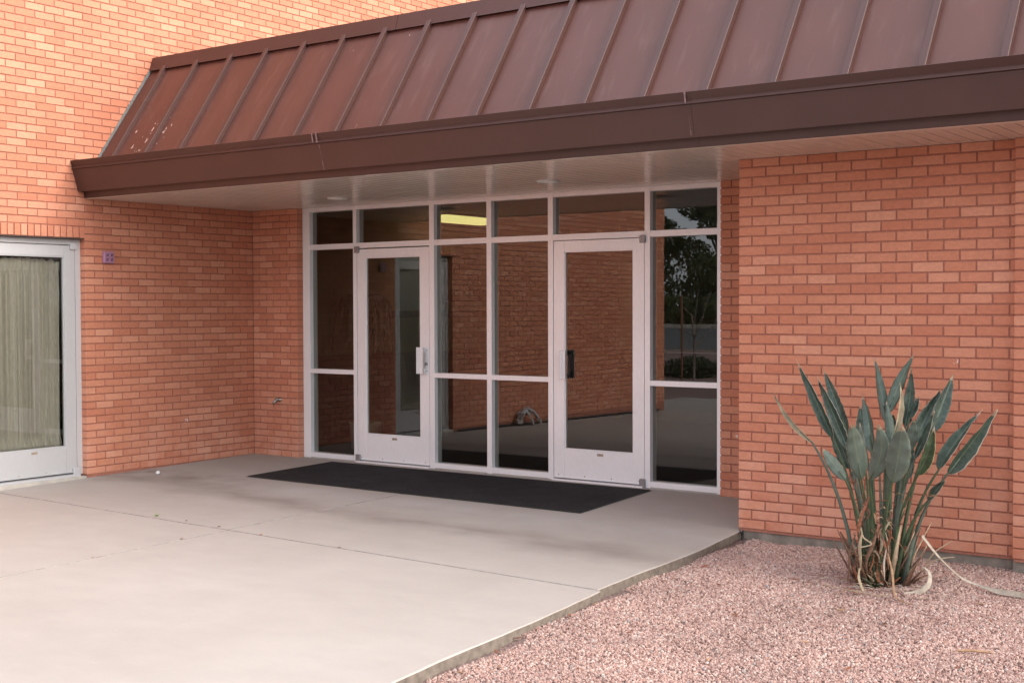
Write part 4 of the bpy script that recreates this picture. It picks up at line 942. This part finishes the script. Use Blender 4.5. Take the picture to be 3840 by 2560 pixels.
for k in range(15):
    a = k*2.4; L_ = rr.uniform(.45, .75); mb = MB(); pr = None
    for s_ in range(15):
        t_ = s_/14; p = Vector((.71+math.cos(a)*L_*.62*math.sin(t_*1.5), .94+math.sin(a)*L_*.45*math.sin(t_*1.5), 1.5+.35*math.sin(t_*2.2)-1.0*t_*t_*L_))
        if pr is not None:
            for sg in (-1, 1):
                q = p+Vector((-math.sin(a)*sg*.05, math.cos(a)*sg*.05, -.16*(1-t_*.4))); mb.add([pr, p, q], [(0, 1, 2)])
        pr = p
    part(mb, 'frond', MAT['palm'], pt)

# ------------------------------------------------------------------ the far side of the car park (seen in the glass)
ast = MB()
for (ya, yb_) in ((-22, -26), (-26, -31), (-31, -36), (-36, -40)):
    ast.add([(-60, ya, gz(ya)+.006), (60, ya, gz(ya)+.006), (60, yb_, gz(yb_)+.006), (-60, yb_, gz(yb_)+.006)], [(0, 3, 2, 1)])
struct(ast.build('car_park', MAT['asphalt']))
struct(MB().box(-60, 60, -40.2, -40, .55, .80, .01).build('kerb', MAT['kerb']))
dd = MB()
for (ya, yb_) in ((-40.2, -46), (-46, -60), (-60, -90)):
    dd.add([(-80, ya, gz(ya)+.12), (80, ya, gz(ya)+.12), (80, yb_, gz(yb_)+.12), (-80, yb_, gz(yb_)+.12)], [(0, 3, 2, 1)])
struct(dd.build('dirt_bank', MAT['dirt']))
def leaf_cloud(n, blobs, size, seed, flat=.7):
    r_ = np.random.default_rng(seed); V_, F_ = [], []
    bl = np.array(blobs); wts = bl[:, 3]**2; wts /= wts.sum()
    idx = r_.choice(len(bl), n, p=wts); d = r_.normal(size=(n, 3)); d /= np.linalg.norm(d, axis=1)[:, None]
    rad = bl[idx, 3]*(.55+.5*r_.random(n)**.6); c = bl[idx, :3]+d*rad[:, None]*np.array([1, 1, flat])
    a = r_.normal(size=(n, 3)); a /= np.linalg.norm(a, axis=1)[:, None]; bb = np.cross(a, r_.normal(size=(n, 3))); bb /= np.linalg.norm(bb, axis=1)[:, None]
    s_ = size*(.6+.8*r_.random(n))[:, None]
    v = np.stack([c-a*s_, c+bb*s_*.45, c+a*s_, c-bb*s_*.45], 1).reshape(-1, 3)
    me = bpy.data.meshes.new('leaves'); me.vertices.add(len(v)); me.vertices.foreach_set('co', v.ravel())
    me.loops.add(n*4); me.loops.foreach_set('vertex_index', np.arange(n*4)); me.polygons.add(n); me.polygons.foreach_set('loop_start', np.arange(0, n*4, 4)); me.polygons.foreach_set('loop_total', np.full(n, 4)); me.update(calc_edges=True); return me
def tree(x, y, h, rad, seed, label, n=7000, size=.16, th=2.0):
    z = gz(y)+.1; t = thing('tree', label, 'tree', (x, y, z), 'trees beyond the car park'); r_ = random.Random(seed)
    mb = MB(); mb.tube([(0, 0, -.2), (.1, 0, th), (.0, .1, h*.6)], [.2*h/8, .14*h/8, .06], 8); blobs = []
    for k in range(11):
        a = k*2.4+r_.random(); rr_ = rad*r_.uniform(.25, .85); e = (math.cos(a)*rr_, math.sin(a)*rr_, th+(h-th)*r_.uniform(.08, .95)); br = rad*r_.uniform(.26, .42); e = (e[0], e[1], min(e[2], h-br*.75)); blobs.append((*e, br))
        mb.tube([(.05, 0, th*.9), (e[0]*.5, e[1]*.5, (th+e[2])/2), e], [.09, .06, .02], 5)
    mb.build('trunk', MAT['greybark'], t); me = leaf_cloud(n, blobs, size, seed); me.materials.append(MAT['tree']); link('crown', me, t); return t
tree(-17.3, -46, 7.6, 2.7, 1, 'tall dark tree behind the far kerb, reflected against the sky at right in the glass', 9000, .10)
tree(-21.9, -47.5, 5.9, 2.2, 2, 'smaller ragged tree behind the far kerb, reflected beside the brick edge', 6000, .085)
tree(-28, -52, 6.4, 4.2, 3, 'wide olive tree farther left behind the car park kerb')
tree(-12, -50, 8.5, 4.0, 4, 'tall dark tree beyond the right end of the reflected car park')
tree(-20, -56, 4.7, 6, 5, 'low wide tree farthest back, filling the reflected treeline', 14000, .14, .6)
tree(-4, -54, 7.5, 5, 6, 'dark tree opposite the entrance beyond the car park')
for k, (x, y, r_) in enumerate(((-29, -43, 1.5), (-18.2, -42.6, 1.2), (-16, -42.5, 1.4), (-13.6, -42.8, 1.6), (-10, -42.6, 1.4), (-6, -42.8, 1.5))):
    me = leaf_cloud(2600, [(0, 0, .6, r_*.75), (.7*r_, 0, .5, r_*.6), (-.7*r_, 0, .5, r_*.6)], .11, 40+k); me.materials.append(MAT['hedge'])
    t = thing('shrub', 'dark clipped shrub in the row along the far kerb, number of the row told only by place', 'shrub', (x, y, gz(y)+.15), 'shrubs along the far kerb')
    t['label'] = 'dark low shrub in the row behind the far kerb of the car park'; link('foliage', me, t)
me = leaf_cloud(6500, [(0, 0, .12, .5), (.42, .1, .08, .42), (-.42, 0, .08, .42), (.1, .3, .12, .42)], .035, 60); me.materials.append(MAT['hedge'])
t = thing('shrub', 'round clipped green shrub on this side of the car park, reflected low in the sidelight', 'shrub', (-3.35, -16.0, gz(-16.0)-.02)); link('foliage', me, t)
yt = thing('young_tree', 'thin leafless young tree tied to a brown stake, reflected in the sidelight', 'tree', (-2.52, -13.9, gz(-13.9)))
part(MB().tube([(-2.52, -13.9, -.15), (-2.52, -13.9, 1.75)], .026, 8), 'stake', MAT['bark'], yt)
mb = MB(); rq = random.Random(9); base = Vector((-2.30, -14.0, -.12)); mb.tube([base, base+Vector((.02, 0, 1.0)), base+Vector((-.05, 0, 1.5))], [.03, .022, .015], 6)
for k in range(9):
    a = rq.uniform(0, 6.28); s_ = base+Vector((0, 0, rq.uniform(.8, 1.5))); e = s_+Vector((math.cos(a)*.6, math.sin(a)*.6, rq.uniform(.4, 1.1))); mb.tube([s_, (s_+e)/2+Vector((math.cos(a)*.08, 0, -.08)), e], [.012, .008, .003], 5)
part(mb, 'bare_branches', MAT['greybark'], yt)
# parked car seen small through the trees in the reflection
car = thing('parked_car', 'small silver car parked beyond the far kerb, barely visible in the reflection', 'car', (-23.4, -41.0+.0, gz(-41)+.13))
cx, cy, cz = -22.25, -45.0, gz(-45)+.12; car.location = (cx, cy, cz)
prof = [(-2.1, .35), (-2.15, .75), (-1.9, .92), (-1.2, 1.0), (-.6, 1.42), (.75, 1.45), (1.45, 1.02), (2.05, .92), (2.15, .6), (2.1, .35)]
mb = MB(); n = len(prof); ys_ = (-.84, -.78, .78, .84)
vs = [(x, yy*(1 if z_ < 1.05 else .86), z_ if abs(yy) < .8 else z_-.03*(z_ > .9)) for yy in ys_ for x, z_ in prof]
fs = [tuple(range(n)), tuple(range(3*n, 4*n))[::-1]]
for r_ in range(3):
    for k in range(n): fs.append((r_*n+k, (r_+1)*n+k, (r_+1)*n+(k+1) % n, r_*n+(k+1) % n))
mb.add(vs, fs); mb.build('body', simple('silver_paint', (.55, .56, .57), .3, .5), car)
for sg in (-1, 1):
    wd = MB(); wd.add([(x, sg*.735, z_) for x, z_ in ((-1.1, 1.02), (-.56, 1.37), (.70, 1.39), (1.3, 1.03))], [(0, 1, 2, 3)]); wd.build('side_window', MAT['black'], car)
    for xx in (-1.35, 1.35):
        o = MB().lathe([(.3, -.1), (.33, -.08), (.33, .08), (.3, .1), (.18, .105)], (0, 0, 0), 18, 'y').build('wheel', MAT['black'], car); o.location = (xx, sg*.78, .33)
# crumpled white bag by the wall, seen mirrored in the lower panes
bagp = Vector((.10, -4.62, SLZ(-4.62)))
bg_ = thing('paper_bag', 'crumpled white paper bag lying against the foot of the tall brick wall', 'bag', bagp)
mb = MB(); mb.tube([(.10, -4.46, -.03), (.09, -4.50, .10), (.10, -4.58, .14), (.12, -4.66, .08)], [.05, .055, .05, .03], 9, .6)
for i_ in range(len(mb.v)): mb.v[i_] = tuple(c_+rq.uniform(-.012, .012) for c_ in mb.v[i_])
part(mb, 'bag_body', MAT['alu2'], bg_)
mb = MB(); mb.tube([(.10, -4.62, .17), (.13, -4.72, .12), (.17, -4.80, .01), (.18, -4.83, -.05)], [.05, .045, .03, .035], 9, .5); mb.tube([(.12, -4.60, .12), (.16, -4.64, .04), (.19, -4.66, -.05)], [.03, .025, .03], 8, .5)
for i_ in range(len(mb.v)): mb.v[i_] = tuple(c_+rq.uniform(-.01, .01) for c_ in mb.v[i_])
part(mb, 'bag_handle', MAT['alu2'], bg_)
ho = MB().tube([(.035, -3.2-.2*k, SLZ(-3.2-.2*k)+.018) for k in range(27)], .016, 7).build('wall_hose', MAT['black'], None, True); recenter(ho)
tag(ho, 'thin black hose running along the foot of the tall brick wall', 'hose')
